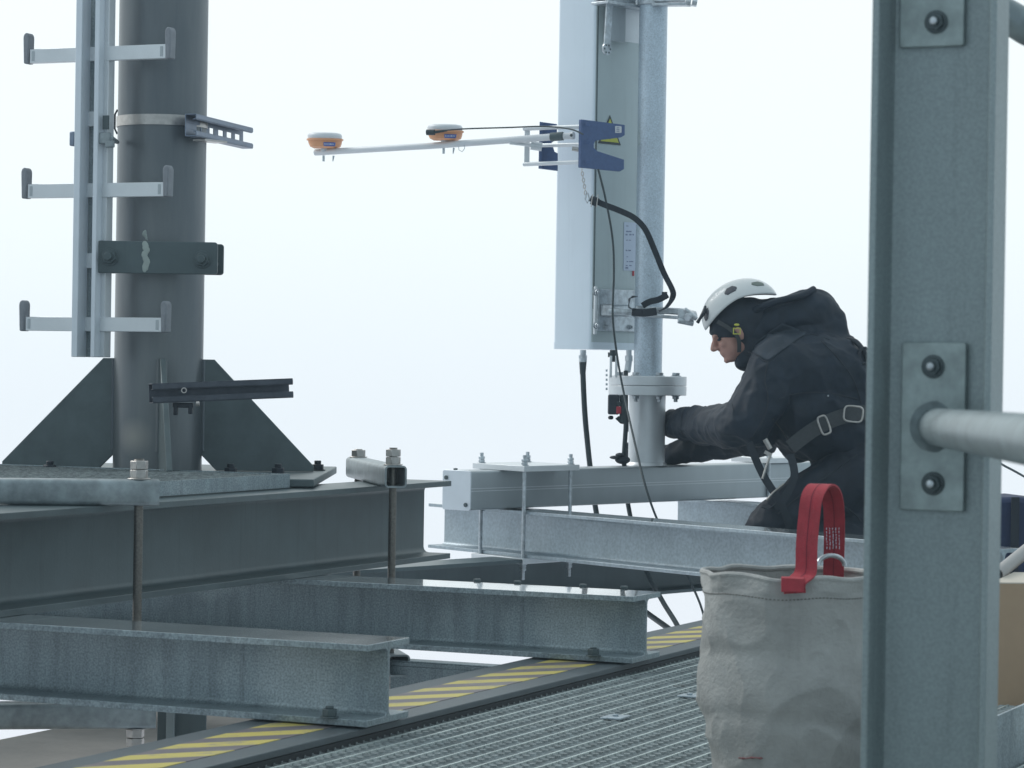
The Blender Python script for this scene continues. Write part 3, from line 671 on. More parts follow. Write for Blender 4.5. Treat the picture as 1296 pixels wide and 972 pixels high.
boom = thing('sensor_boom', P(700, 175, 11.38), 'long thin white boom pole sticking out left from the blue clamp tool', 'boom pole')
bp0 = P(399, 193, 11.9); bp1 = P(703, 173, 11.36)
mb = MB(); mb.tube([bp0-(bp1-bp0)*.003, bp0, bp0.lerp(bp1, .5)-Z*.004, bp1], [.009, .0135, .0135, .0145], 20); mb.build('pole', 'white_plastic', boom, 0, 60)
mb = MB(); mb.cyl(P(697, 173.5, 11.36), P(713, 172.2, 11.34), .018, n=20); mb.build('collar', 'dark_steel', boom, .002)
mb = MB(); mb.cyl(P(713, 172.5, 11.34), P(725, 172, 11.33), .0135, n=16).cyl(P(723, 171.7, 11.325), P(726, 171.5, 11.32), .016, n=16); mb.build('end_fitting', 'white_plastic', boom)
mb = MB(); mb.cyl(P(723, 171.4, 11.31), P(723, 171.4, 11.31)-F0*.01, .006, n=12); mb.build('pin', 'label_black', boom)
def sensor(px, py, D, label, wired):
    b = P(px, py, D); r = thing('position_sensor', b, label, 'sensor', 'orange sensors on the boom')
    ax = (Z - R0*.06 - F0*.05).normalized(); u = R0
    mb = MB(); mb.lathe(b, [(.001, .012), (.05, .010), (.066, .018), (.072, .034), (.073, .042)], 48, ax, u); mb.build('body', 'orange', r, 0, 40)
    mb = MB(); mb.lathe(b, [(.073, .0422), (.079, .0445), (.079, .051), (.073, .053)], 48, ax, u); mb.build('rim', 'orange', r, 0, 40)
    mb = MB(); mb.lathe(b, [(.073, .0532), (.0745, .064), (.069, .074), (.05, .078), (.0005, .080)], 48, ax, u); mb.build('dome', 'white_plastic', r, 0, 60)
    mb = MB(); mb.cyl(b-Z*.002, b+ax*.012, .02, n=16).box(b+R0*.03+Z*.006, (.03, .03, .012), R0, F0); mb.build('mount', 'zinc', r, .001)
    mb = MB(); mb.cyl(b-Z*.045-R0*.008, b-Z*.02-R0*.008, .0055, n=12); mb.build('stud', 'zinc', r)
    mb = MB(); mb.cyl(b-Z*.045+R0*.032, b-Z*.02+R0*.035, .002, .005, n=10); mb.build('clip', 'zinc', r)
    # badge wraps the rim
    mb = MB(); vs = []; n_ = 8; vv = ax.cross(u)
    for i in range(n_+1):
        a = -math.pi/2 - .03 + .75*i/n_
        for (rr, zz) in ((.0675, .019), (.0735, .035)): vs.append(b+ax*zz+(u*math.cos(a)+vv*math.sin(a))*(rr+.0008))
    mb.add(vs, [(2*i, 2*i+2, 2*i+3, 2*i+1) for i in range(n_)]); bd_ = mb.build('badge', 'label_blue', r)
    s_ = bd_.modifiers.new('s', 'SOLIDIFY'); s_.thickness = .0006
    mb = MB()
    for i in range(7):
        a = -math.pi/2 + .05 + .085*i; rr = .0716; c_ = b+ax*.0275+(u*math.cos(a)+vv*math.sin(a))*(rr+.0008); tg = (-u*math.sin(a)+vv*math.cos(a))
        mb.box(c_, (.0032, .001, .0065 if i in (0, 4) else .0045), tg, tg.cross(ax), ax)
    mb.build('badge_lettering', 'white_plastic', bd_)
    return r
sensor(412, 191.0, 11.88, 'outermost orange and white sensor puck at the free left end of the boom', False)
s2 = sensor(564, 181.0, 11.62, 'orange and white sensor puck halfway along the boom with a black cable plugged in', True)
mb = MB(); mb.cyl(P(540, 167.5, 11.54), P(550, 167.5, 11.53), .012, n=16).cyl(P(548, 167.5, 11.53), P(566, 165, 11.53), .007, .004, n=12); mb.build('plug', 'cable', s2)
mb = MB(); mb.tube([P(580, 184, 11.5), P(581, 190, 11.5), P(585, 192, 11.5), P(588, 188, 11.5), P(588, 183, 11.5)], .0016, 6); mb.build('safety_loop', 'zinc', s2)
def cable(name, pts, r, label, cat='cable', m='cable', grp=None):
    mb = MB(); pp_ = smooth_path(pts, 7); mb.tube(pp_, r, 10); return tag(mb.build(name, m, None, 0, 60, org=pp_[0]), label, cat, grp)
cable('sensor_cable', [P(556, 165.5, 11.53), P(590, 163, 11.48), P(640, 161.5, 11.45), P(690, 160, 11.38), P(722, 163.5, 11.28), P(738, 170, 11.24)], .0032, 'thin dark cable running from the middle sensor back to the blue clamp tool')
cable('sensor_cable', [P(757, 214, 11.2), P(766, 250, 11.2), P(775, 300, 11.2), P(777, 345, 11.2), P(775.5, 400, 11.15), P(781, 450, 11.15), P(790, 500, 11.1), P(801, 550, 10.9), P(816, 612, 10.7), P(832, 658, 10.65), P(850, 690, 10.6), P(873, 735, 10.5), P(888, 770, 10.4), P(893, 800, 10.4), P(893, 860, 10.4)], .0045, 'long thin dark cable trailing down past the antenna, flange and beams')
# chain + black strap
ch = thing('safety_chain', P(738, 215, 11.25), 'short steel chain hanging from the blue clamp tool', 'chain')
mb = MB()
for k in range(9):
    q = P(736.5+k*.65, 216+k*4, 11.25); a = R0 if k % 2 else F0
    mb.tube([q+a*.005*math.cos(t_)+Z*.009*math.sin(t_) for t_ in [i*math.pi/5 for i in range(11)]], .0018, 6)
mb.build('links', 'stainless', ch)
mb = MB(); mb.tube([P(742, 244, 11.24), P(740.5, 252, 11.24), P(743, 257, 11.24), P(746, 252, 11.24), P(744, 244, 11.24)], .003, 8); mb.build('snap_hook', 'zinc', ch)
st = thing('safety_strap', P(746, 252, 11.22), 'black webbing strap looping from the chain hook round the pole', 'strap')
pts = smooth_path([P(747, 251, 11.22), P(762, 258, 11.2), P(785, 267, 11.2), P(803, 276, 11.25), P(817, 291, 11.3), P(829, 318, 11.35), P(840, 345, 11.38), P(851, 367, 11.38), P(851, 377, 11.4), P(844, 388, 11.4), P(834, 394, 11.4)], 6)
mb = MB(); wv = [(Z*(1-.75*i/len(pts)) + R0*(.75*i/len(pts)) - F0*(.9*i/len(pts))*0.5).normalized() for i in range(len(pts))]; mb.ribbon(pts, wv, .024, .002); mb.build('webbing', 'webbing', st)
mb = MB(); mb.box(P(753, 255, 11.19), (.03, .012, .036), (R0-Z*.45).normalized(), F0, (Z+R0*.45).normalized()); mb.build('buckle', 'black_metal', st, .004)
mb = MB()
for px in (750, 757): mb.tube([P(px, 246, 11.18), P(px-2, 262, 11.18)], .002, 6)
mb.build('buckle_wire', 'stainless', st)
pts = smooth_path([P(802, 392, 11.42), P(796, 388, 11.4), P(798, 378, 11.42), P(803, 376, 11.5)], 5); mb = MB(); mb.ribbon(pts, F0, .03); mb.build('webbing_loop', 'webbing', st)
pts = smooth_path([P(800, 395, 11.42), P(815, 396, 11.4), P(831, 394, 11.4)], 5); mb = MB(); mb.ribbon(pts, Z, .032, .006); mb.build('webbing_band', 'webbing', st)
pts = smooth_path([P(813, 387, 11.43), P(822, 382, 11.42), P(834, 379, 11.41), P(845, 373, 11.4)], 5); mb = MB(); mb.ribbon(pts, (Z*.7-R0*.5).normalized(), .026); mb.box(P(841, 374, 11.4), (.022, .014, .03), R0, F0); mb.build('webbing_tail', 'webbing', st)
# antenna connectors and feeders
def connector(px, D, label):
    t_ = P(px, 443, D); r = thing('feeder_cable', t_, label, 'cable'); return r, t_
r, t_ = connector(738, 11.5, 'thick black feeder cable dropping from the left antenna port to the box beam')
mb = MB(); q = P(738, 443, 11.5); mb.cyl(q, q-Z*.022, .013, n=16).cyl(q-Z*.022, q-Z*.034, .019, n=6).cyl(q-Z*.034, q-Z*.05, .0165, n=16); mb.build('connector', 'zinc', r)
mb = MB(); mb.tube(smooth_path([q-Z*.048, P(738, 478, 11.5), P(740, 520, 11.52), P(743, 555, 11.55), P(748, 600, 11.6), P(757, 660, 11.7), P(775, 720, 11.7), P(800, 760, 11.3), P(852, 800, 10.6), P(900, 840, 10.2)], 7), .0115, 14); mb.cyl(q-Z*.05, q-Z*.10, .0155, .012, 14); mb.build('sheath', 'cable', r)
r, t_ = connector(776, 11.45, 'black feeder cable with red-tagged motor box, running down behind the pole')
q = P(776, 443, 11.45); mb = MB(); mb.cyl(q, P(776, 458, 11.45), .014, n=16).cyl(P(775, 446, 11.45), P(775, 452, 11.45), .02, n=8); mb.build('connector', 'cable', r)
mb = MB(); mb.box(P(773, 464, 11.42), (.010, .02, .09), R0, F0).box(P(780, 464, 11.42), (.010, .02, .09), R0, F0); mb.build('guide', 'aluminium', r, .002)
mb = MB(); mb.box(P(776.5, 512, 11.36), (.046, .05, .082), R0, F0).cyl(P(773, 526, 11.36), P(773, 531, 11.36), .011, n=12); mb.build('motor_box', 'black_metal', r, .006)
mb = MB(); mb.box(P(783, 519, 11.345), (.020, .03, .030), R0, F0); mb.build('red_tag', 'red', r, .003)
mb = MB(); mb.box(P(783, 511, 11.345), (.018, .03, .018), R0, F0).tube([P(781, 528, 11.35), P(787, 536, 11.35), P(788, 500, 11.38)], .011, 10); mb.build('plug', 'cable', r, .003)
mb = MB(); mb.tube(smooth_path([P(792, 470, 11.5), P(792, 505, 11.46), P(792, 540, 11.46), P(790, 590, 11.5), P(797, 650, 11.6), P(815, 715, 11.3), P(838, 760, 10.8), P(858, 793, 10.4), P(880, 840, 10.2)], 7), .0098, 14); mb.build('sheath', 'cable', r)
mb = MB()
for k in range(5): mb.cyl(P(766.5, 469+k*5.8, 11.4), P(769, 469+k*5.8, 11.4), .005, n=8)
mb.build('cable_comb', 'zinc', r)
r, t_ = connector(796, 11.55, 'short pale connector at the right antenna port beside the pole')
q = P(796, 443, 11.62); mb = MB(); mb.cyl(q, P(796, 452, 11.62), .012, n=16).cyl(P(796, 450, 11.62), P(796, 457, 11.62), .018, n=6).cyl(P(796, 457, 11.62), P(794, 470, 11.6), .014, n=16); mb.build('connector', 'aluminium', r)
ft_ = thing('foam_plug', P(788, 588, 11.5), 'crumpled black rubber boot lying at the foot of the pole', 'rubber boot')
mb = MB(); 
for (px, py, a_, b_) in ((788, 582, .032, .018), (779, 579, .025, .008), (785, 576, .02, .01)): mb.ell(P(px, py, 11.48), (a_, .03, b_), (R0, F0, Z), 14, 8)
o = mb.build('boot', 'webbing', ft_)
# ================================================================== WORKER
DM = 11.05
hc = P(930, 418, DM); fa = math.radians(25)
hf = (-R0*math.cos(fa) - Z*math.sin(fa)); hu = (-R0*math.sin(fa) + Z*math.cos(fa)); hs = -F0
def HP(f, u, s=0): return hc + hf*f + hu*u + hs*s
def ox(v): return (v, )
pr = thing('person', P(1060, 690, DM), 'worker in white helmet and black jacket kneeling and reaching behind the pole', 'person')
def rem(o, vox, sm=4, disp=None, ridge=None):
    m = o.modifiers.new('rem', 'REMESH'); m.mode = 'VOXEL'; m.voxel_size = vox
    if sm: k = o.modifiers.new('sm', 'SMOOTH'); k.iterations = sm; k.factor = .6
    if disp:
        for (st_, sz, nm) in disp:
            t_ = bpy.data.textures.new(nm, 'CLOUDS'); t_.noise_scale = sz; t_.noise_depth = 2
            d_ = o.modifiers.new('disp', 'DISPLACE'); d_.texture = t_; d_.strength = st_; d_.texture_coords = 'LOCAL'; d_.mid_level = .5
    if ridge:
        for (st_, sz, nm) in ridge:
            t_ = bpy.data.textures.new(nm, 'MUSGRAVE'); t_.musgrave_type = 'RIDGED_MULTIFRACTAL'; t_.noise_scale = sz; t_.octaves = 1.6; t_.lacunarity = 2.2; t_.offset = .9; t_.gain = 1.2; t_.noise_intensity = 1
            d_ = o.modifiers.new('ridge', 'DISPLACE'); d_.texture = t_; d_.strength = st_; d_.texture_coords = 'LOCAL'; d_.mid_level = .5
    for p_ in o.data.polygons: p_.use_smooth = True
    m.use_smooth_shade = True
axh = (hf, hs, hu)
# body: one continuous figure
mb = MB()
mb.ell(HP(-.012, .030), (.098, .075, .092), axh, 28, 18)
mb.ell(HP(.035, -.045), (.052, .058, .068), axh, 20, 14)          # face mass
mb.ell(HP(.050, -.088), (.034, .036, .026), axh, 16, 10)          # jaw/chin
mb.ell(HP(.0, -.062), (.052, .056, .045), axh, 16, 10)
mb.ell(HP(.083, .012), (.012, .042, .012), axh, 14, 8)            # brow
mb.cyl(HP(.088, .004), HP(.112, -.036), .007, .013, 12); mb.ell(HP(.108, -.036), (.013, .013, .011), axh, 12, 8)   # nose
mb.ell(HP(.098, -.038, .012), (.009, .008, .008), axh, 10, 6).ell(HP(.098, -.038, -.012), (.009, .008, .008), axh, 10, 6)
mb.ell(HP(.084, -.061), (.010, .022, .006), axh, 14, 8).ell(HP(.081, -.073), (.010, .019, .006), axh, 14, 8)       # lips
mb.ell(HP(.078, -.097), (.013, .018, .012), axh, 12, 8)           # chin point
mb.ell(HP(.062, -.030, .037), (.022, .018, .018), axh, 12, 8).ell(HP(.062, -.030, -.037), (.022, .018, .018), axh, 12, 8)
for s_ in (1, -1): mb.ell(HP(-.005, -.018, s_*.078), (.018, .009, .030), axh, 12, 8)
mb.caps(HP(-.03, -.05), .058, P(975, 450, DM), .068)
mb.caps(P(975, 450, DM), .08, P(1020, 480, DM), .13); mb.caps(P(1020, 480, DM), .13, P(1085, 595, DM), .14)
for (sh, el, wr) in (((985, 462, 10.85), (936, 541, 10.90), (848, 535, 11.72)), ((985, 465, 11.28), (955, 560, 11.5), (850, 573, 11.80))):
    mb.caps(P(*sh), .06, P(*el), .045); mb.caps(P(*el), .045, P(*wr), .03)
for (hp_, kn, an_) in (((1085, 605, 10.95), (980, 662, 10.88), (1125, 690, 10.95)), ((1085, 605, 11.2), (1008, 668, 11.25), (1130, 690, 11.2))):
    mb.caps(P(*hp_), .07, P(*kn), .045); mb.caps(P(*kn), .045, P(*an_), .03)
bo = mb.build('body', 'skin', pr); rem(bo, .006, 2)
# eyes
for s_ in (1, -1):
    mb = MB(); mb.ell(HP(.074, -.008, s_*.031), (.009, .011, .006), axh, 14, 10); mb.build('eye', 'cap_black', pr)
# helmet liner cap
mb = MB(); mb.ell(HP(-.018, .036), (.108, .085, .092), axh, 32, 20); mb.ell(HP(-.045, -.02), (.07, .083, .08), axh, 24, 14); mb.ell(HP(-.075, .02), (.085, .085, .085), axh, 24, 14); mb.ell(HP(-.055, -.075), (.07, .078, .06), axh, 24, 14); mb.ell(HP(.045, .030), (.055, .068, .024), axh, 20, 12)
mb.ell(HP(-.03,-.10), (.05,.07,.04), axh, 20, 12)
mb.caps(P(962, 398, DM), .062, P(984, 394, DM), .055); o = mb.build('liner_cap', 'cap_black', pr); rem(o, .008, 3)
# helmet shell with raised side rim
hcn = P(937, 394, DM); vs = []; fs = []; nu, nv = 56, 20
def shell_pt(a, t, k=1.0):
    # a azimuth 0=front, t 0=crown..1=rim ; rim rises at sides
    side = abs(math.sin(a)); el = t*(math.pi/2 - .42*side**2 + .10*(math.cos(a) > 0)*math.cos(a))
    rx, ry, rz_ = .160*k, .115*k, .126*k
    return hcn + hf*(rx*math.sin(el)*math.cos(a)) + hs*(ry*math.sin(el)*math.sin(a)) + hu*(rz_*math.cos(el))
mb = MB()
for j in range(nv+1):
    for i in range(nu): vs.append(shell_pt(2*math.pi*i/nu, max(j/nv, .001)))
for j in range(nv):
    for i in range(nu): fs.append((j*nu+i, (j+1)*nu+i, (j+1)*nu+(i+1) % nu, j*nu+(i+1) % nu))
mb.add(vs, fs); hel = mb.build('helmet', 'helmet', pr, 0, 70); k = hel.modifiers.new('s', 'SOLIDIFY'); k.thickness = .005; k.offset = -1
def vent(a0, a1, t0, t1, m, nm='vent'):
    mb = MB(); vs = []; n_ = 8
    for j in range(n_+1):
        for i in range(n_+1):
            u_ = i/n_; v_ = j/n_; tt = t0+(t1-t0)*v_; sh = .5+.5*math.sin(math.pi*v_)*1.0
            aa = (a0+a1)/2+(a1-a0)*(u_-.5)*(.45+.55*math.sin(math.pi*min(max(v_, .08), .92))); vs.append(shell_pt(aa, tt, 1.012))
    for j in range(n_):
        for i in range(n_): fs_ = (j*(n_+1)+i, j*(n_+1)+i+1, (j+1)*(n_+1)+i+1, (j+1)*(n_+1)+i); mb.f.append(list(fs_)); mb.mi.append(0)
    mb.v = vs; o = mb.build(nm, m, hel); s_ = o.modifiers.new('s', 'SOLIDIFY'); s_.thickness = .004
vent(1.25, 1.75, .50, .74, 'vent'); vent(2.25, 2.7, .60, .76, 'vent_green'); vent(.35, .62, .66, .88, 'vent')
mb = MB(); mb.tube([P(893, 388, DM-.03), P(890, 397, DM-.06), P(886, 403, DM-.06), P(883, 408, DM-.05)], [.006, .009, .006, .008], 10); mb.build('lamp_clip', 'black_metal', hel)
# chin strap, headset buckle
mb = MB(); mb.ribbon(smooth_path([HP(.055, .062, .080), HP(.02, .010, .088), HP(.008, -.035, .088), HP(.025, -.085, .072)], 5), -hf, .016, .003); mb.build('chin_strap', 'webbing_grey', pr)
q = P(932.5, 419, DM-.105); mb = MB(); mb.ring([q+R0*x_*.015+Z*y_*.013 for x_, y_ in ((-1, -1), (1, -1), (1, 1), (-1, 1))], [q+R0*x_*.0115+Z*y_*.0095 for x_, y_ in ((-1, -1), (1, -1), (1, 1), (-1, 1))], -F0*.005); mb.ell(P(932.5, 411, DM-.105), (.011, .004, .005), (R0, F0, Z), 12, 6); mb.build('strap_buckle', 'yellow', pr)
# jacket
fabric('jacket', (.010, .019, .033))
fabric('panel', (.026, .038, .054))
fabric('trousers', (.008, .014, .025))
mb = MB()
mb.caps(P(1000, 470, 10.95), .155, P(1050, 470, 11.0), .16); mb.caps(P(1050, 470, 11.05), .16, P(1075, 520, DM), .165)
mb.caps(P(1025, 520, 11.0), .175, P(1075, 545, DM), .18); mb.caps(P(1000, 470, 11.1), .15, P(1020, 530, 11.1), .17)
mb.caps(P(960, 445, DM), .075, P(1000, 450, DM), .12)
mb.caps(P(945, 452, DM), .062, P(975, 440, DM), .09)
mb.caps(P(985, 462, 10.90), .118, P(948, 530, 10.86), .108); mb.caps(P(948, 530, 10.86), .108, P(930, 541, 10.92), .092); mb.caps(P(930, 541, 10.92), .092, P(880, 537, 11.4), .072); mb.caps(P(880, 537, 11.4), .072, P(852, 535, 11.66), .064)
mb.caps(P(990, 465, 11.25), .11, P(960, 550, 11.4), .085); mb.caps(P(960, 552, 11.4), .085, P(852, 573, 11.75), .048)
mb.caps(P(1010, 470, 11.0), .12, P(960, 540, 10.95), .09)
# hood
mb.caps(P(985, 402, DM), .085, P(1030, 396, DM), .098); mb.caps(P(1030, 396, DM), .098, P(1056, 408, DM), .056); mb.caps(P(965, 412, DM), .085, P(985, 402, DM), .09); mb.caps(P(1045, 420, DM), .09, P(1020, 440, DM), .12)
mb.caps(P(955, 425, DM), .085, P(945, 448, DM), .06)
o = mb.build('jacket', 'jacket', pr); rem(o, .007, 5, [(.03, .13, 'fold_a')], [(.019, .20, 'ridge_a'), (.007, .075, 'ridge_b')])
bpy.context.view_layer.update(); DG = bpy.context.evaluated_depsgraph_get()
def on(obj, px, py, off=.002):
    ev = obj.evaluated_get(DG); mi = obj.matrix_world.inverted(); d = (ray(px, py)).normalized()
    hit, loc, nr, ix = ev.ray_cast(mi @ CAM, mi.to_3x3() @ d)
    return (obj.matrix_world @ loc - d*off) if hit else None
def seam(obj, pts, rr, name, m, off=.001, n=6):
    flat = smooth_path([Vector((a, b, 0)) for a, b in pts], n); q = [on(obj, v.x, v.y, off) for v in flat]; q = [a for a in q if a]
    q2 = [q[0]]+[(q[i-1]+q[i]*2+q[i+1])/4 for i in range(1, len(q)-1)]+[q[-1]]
    mb = MB(); mb.tube(q2, rr, 6); return mb.build(name, m, pr)
jk = o
def bil(A, B, C_, D_, u, v): return (A[0]*(1-u)*(1-v)+B[0]*u*(1-v)+C_[0]*u*v+D_[0]*(1-u)*v, A[1]*(1-u)*(1-v)+B[1]*u*(1-v)+C_[1]*u*v+D_[1]*(1-u)*v)
vs = []; ok = True; NN = 16
for j in range(NN+1):
    for i in range(NN+1):
        x_, y_ = bil((944, 441), (972, 457), (1022, 421), (990, 409), i/NN, j/NN); q = on(jk, x_, y_, .003)
        if q is None: ok = False; q = P(x_, y_, 10.8)
        vs.append(q)
mb = MB(); mb.add(vs, [(j*(NN+1)+i, j*(NN+1)+i+1, (j+1)*(NN+1)+i+1, (j+1)*(NN+1)+i) for j in range(NN) for i in range(NN)]); pn = mb.build('shoulder_panel', 'panel', pr, 0, 80)
k = pn.modifiers.new('s', 'SOLIDIFY'); k.thickness = .002
seam(jk, [(941, 443), (958, 450), (972, 458), (992, 441), (1022, 423), (1050, 430)], .0022, 'yoke_seam', 'webbing')
seam(jk, [(972, 458), (968, 480), (972, 505), (966, 530), (950, 556)], .003, 'sleeve_seam', 'webbing')
seam(jk, [(1040, 432), (1062, 455), (1080, 480), (1090, 510)], .0025, 'back_seam', 'webbing')
seam(jk, [(866, 516), (863, 527), (862, 540), (864, 552)], .004, 'cuff', 'webbing')
seam(jk, [(985, 505), (1010, 498), (1045, 497), (1085, 505)], .0025, 'hem_seam', 'webbing')
seam(jk, [(936, 470), (926, 495), (928, 520)], .0022, 'arm_seam', 'webbing')
seam(jk, [(978, 530), (992, 548), (1000, 565)], .003, 'pocket_zip', 'webbing_grey')
q = on(jk, 1048, 501, .004); mb = MB(); mb.ell(q, (.004, .003, .004)); mb.build('snap_button', 'zinc', pr)
# hood opening rim
mb = MB(); mb.tube(smooth_path([P(950, 398, DM-.02), P(958, 391, DM-.08), P(985, 381, DM-.10), P(1012, 375, DM-.09), P(1030, 366, DM-.03)], 5), [.014]*21, 10); mb.build('hood_hem', 'jacket', pr)
# trousers
mb = MB()
mb.caps(P(1080, 570, DM), .175, P(1090, 610, DM), .18); mb.caps(P(1075, 608, 10.95), .135, P(985, 655, 10.85), .095); mb.caps(P(985, 655, 10.85), .095, P(968, 668, 10.85), .075)
mb.caps(P(1080, 608, 11.2), .13, P(1008, 668, 11.25), .09); mb.caps(P(975, 668, 10.87), .085, P(1110, 690, 10.95), .08); mb.caps(P(1005, 675, 11.25), .07, P(1120, 690, 11.2), .07); mb.caps(P(1040, 640, 11.0), .12, P(1100, 660, 11), .12)
o = mb.build('trousers', 'trousers', pr); rem(o, .008, 5, [(.03, .12, 'fold_c')], [(.020, .20, 'ridge_c'), (.006, .07, 'ridge_d')])
bpy.context.view_layer.update(); DG = bpy.context.evaluated_depsgraph_get()
seam(o, [(1085, 575), (1050, 600), (1015, 625), (985, 650)], .003, 'leg_seam', 'webbing')
seam(o, [(1020, 640), (1045, 634), (1075, 645), (1090, 660)], .003, 'leg_seam', 'webbing')
# boots
for (x_, y_, D_) in ((1130, 690, 10.95), (1140, 694, 11.2)):
    mb = MB(); mb.caps(P(x_, y_, D_), .055, P(x_+32, y_+6, D_), .045); mb.ell(P(x_+40, y_+18, D_), (.05, .045, .10), (R0, F0, Z), 16, 10); o = mb.build('boot', 'cap_black', pr); rem(o, .01, 3)
# gloves: palm and five fingers curled round the pole
def glove(w_, dirv, up_, curl, sgn):
    dirv = dirv.normalized(); up_ = (up_ - dirv*up_.dot(dirv)).normalized(); n_ = dirv.cross(up_); mb = MB()
    mb.caps(w_-dirv*.02, .036, w_+dirv*.03, .034); pc_ = w_+dirv*.07
    mb.ell(pc_, (.05, .042, .019), (dirv, up_, n_), 16, 10)
    for k, (L1, off) in enumerate(((.080, .034), (.090, .012), (.084, -.011), (.066, -.032))):
        b = pc_+dirv*.036+up_*off; c1 = math.radians(25); c2 = math.radians(75)
        q1 = b + (dirv*math.cos(c1)+curl*math.sin(c1))*L1*.5; q2 = q1 + (dirv*math.cos(c2)+curl*math.sin(c2))*L1*.5; q3 = q2 + (curl*.95-dirv*.3).normalized()*L1*.25
        mb.caps(b, .0115, q1, .0105); mb.caps(q1, .0105, q2, .0095); mb.caps(q2, .0095, q3, .0085)
    t0 = pc_-dirv*.02+up_*.036; t1 = t0+(up_*.7+dirv*.5+curl*.3).normalized()*.04; t2 = t1+(dirv*.7+curl*.7).normalized()*.032; mb.caps(t0, .014, t1, .0125); mb.caps(t1, .0125, t2, .0105)
    o = mb.build('glove', 'cap_black', pr); rem(o, .005, 2)
glove(P(840, 535, 11.78), (-R0*.98+F0*.1), Z, (-F0*.95-R0*.1), 1)
glove(P(840, 573, 11.80), (-R0*.95+F0*.05), Z, (-F0*.95-R0*.1), 1)
# harness
mb = MB(); mb.ribbon(smooth_path([P(1000, 566, 10.80), P(1028, 545, 10.80), P(1055, 531, 10.80), P(1085, 523, 10.84), P(1120, 520, 10.95)], 5), Z, .058, .006); hb = mb.build('harness_belt', 'webbing_grey', pr)
def ringpx(c, D, w_, h_, tilt, r_, m, nm, par):
    ct, st_ = math.cos(tilt), math.sin(tilt); pts = []
    for k in range(25):
        a = 2*math.pi*k/24; sx = math.copysign(abs(math.cos(a))**.5, math.cos(a))*w_; sy = math.copysign(abs(math.sin(a))**.5, math.sin(a))*h_
        pts.append(P(c[0]+sx*ct-sy*st_, c[1]+sx*st_+sy*ct, D))
    mb = MB(); mb.tube(pts, r_, 8); return mb.build(nm, m, par)
ringpx((1043, 538), 10.76, 6, 12, -.35, .004, 'stainless', 'buckle', hb); ringpx((1080, 524), 10.78, 12, 10, .1, .004, 'stainless', 'buckle', hb)
mb = MB(); mb.ribbon(smooth_path([P(948, 560, 10.74), P(965, 600, 10.74), P(990, 640, 10.72), P(1000, 668, 10.76)], 5), (R0+Z*.3), .03, .005); mb.ribbon(smooth_path([P(1000, 575, 10.76), P(1005, 605, 10.73), P(985, 640, 10.72), P(965, 640, 10.74)], 5), R0, .03, .005); mb.build('harness_strap', 'webbing', pr)
mb = MB(); mb.tube([P(968, 556, 10.7), P(975, 568, 10.7)], .010, 10).tube([P(975, 576, 10.7), P(970, 590, 10.7), P(965, 606, 10.7)], .005, 8).box(P(972, 574, 10.7), (.03, .01, .014), (R0-Z*.5).normalized(), F0, (Z+R0*.5).normalized()); mb.tube(smooth_path([P(992,612,10.7), P(980, 622, 10.7), P(970, 633, 10.7)], 4), .0035, 8); mb.build('carabiner', 'stainless', pr)
mb = MB(); mb.tube(smooth_path([P(1070, 430, 10.98), P(1082, 432, 10.95), P(1090, 440, 10.93), P(1096, 450, 10.93), P(1100, 470, 10.93)], 5), .011, 10); mb.tube([P(1094+7*math.cos(a), 450+10*math.sin(a), 10.9) for a in [k*.55 for k in range(12)]], .006, 8); mb.build('lanyard_ring', 'black_metal', pr)
# ================================================================== TOOL BAG
DB = 5.5; bcn = vert_at(1000, DB, 0); bcn.z = 0
bag = thing('tool_bag', bcn, 'grey canvas bucket bag with red carrying strap standing on the grating', 'bag')
nA, nZ = 220, 110; HB = .450; vs = []; fs = []
def bag_pt(a, t, inner=0):
    rb = .153 + .032*math.sin(min(t*1.25, 1)*math.pi*.62) - .010*max(0, t-.55)*2 - .010*max(0, .35-t)*2
    d = R0*math.cos(a)+F0*math.sin(a); z = HB*t
    q = d*.16+Z*z
    n1 = noise.noise(q*8+Vector((3, 1, 7)))*.008 - (abs(noise.noise(q*6+Vector((9, 4, 2))))**.8)*.018 - (abs(noise.noise(Vector((q.x*11+q.z*7, q.y*11, q.z*9-q.x*6))))**.5)*.008 + .011 + noise.noise(q*45)*.0008
    crease = -.006*math.exp(-((z-.245+.06*math.sin(a*1.0+.7))/.018)**2) * (.6+.4*math.sin(a*2+1)) - .006*math.exp(-((z-.13-.05*math.cos(a+2.1))/.02)**2)
    if t > .93: n1 += .003*math.sin(a*9)+noise.noise(Vector((a*2.5, 0, 5)))*.008*(t-.93)/.07
    zz = z + (noise.noise(Vector((math.cos(a)*2.2, math.sin(a)*2.2, 2)))*.009*(t**6) if t > .5 else 0)
    return bcn + d*(rb+n1*(min(t*6, 1))+crease*min(t*4, 1)-inner) + Z*(zz+.001)
for j in range(nZ+1):
    for i in range(nA): vs.append(bag_pt(2*math.pi*i/nA, j/nZ))
for j in range(nZ):
    for i in range(nA): fs.append((j*nA+i, j*nA+(i+1) % nA, (j+1)*nA+(i+1) % nA, (j+1)*nA+i))
fs.append(tuple(range(nA-1, -1, -1)))
mb = MB(); mb.add(vs, fs); o = mb.build('sack', 'canvas', bag, 0, 80)
k = o.modifiers.new('s', 'SOLIDIFY'); k.thickness = .005; k.offset = -1
mb = MB(); mb.tube([bag_pt(2*math.pi*i/nA, .995)-(R0*math.cos(2*math.pi*i/nA)+F0*math.sin(2*math.pi*i/nA))*.004 for i in range(nA+1)], .006, 8); mb.build('hem', 'canvas', bag)
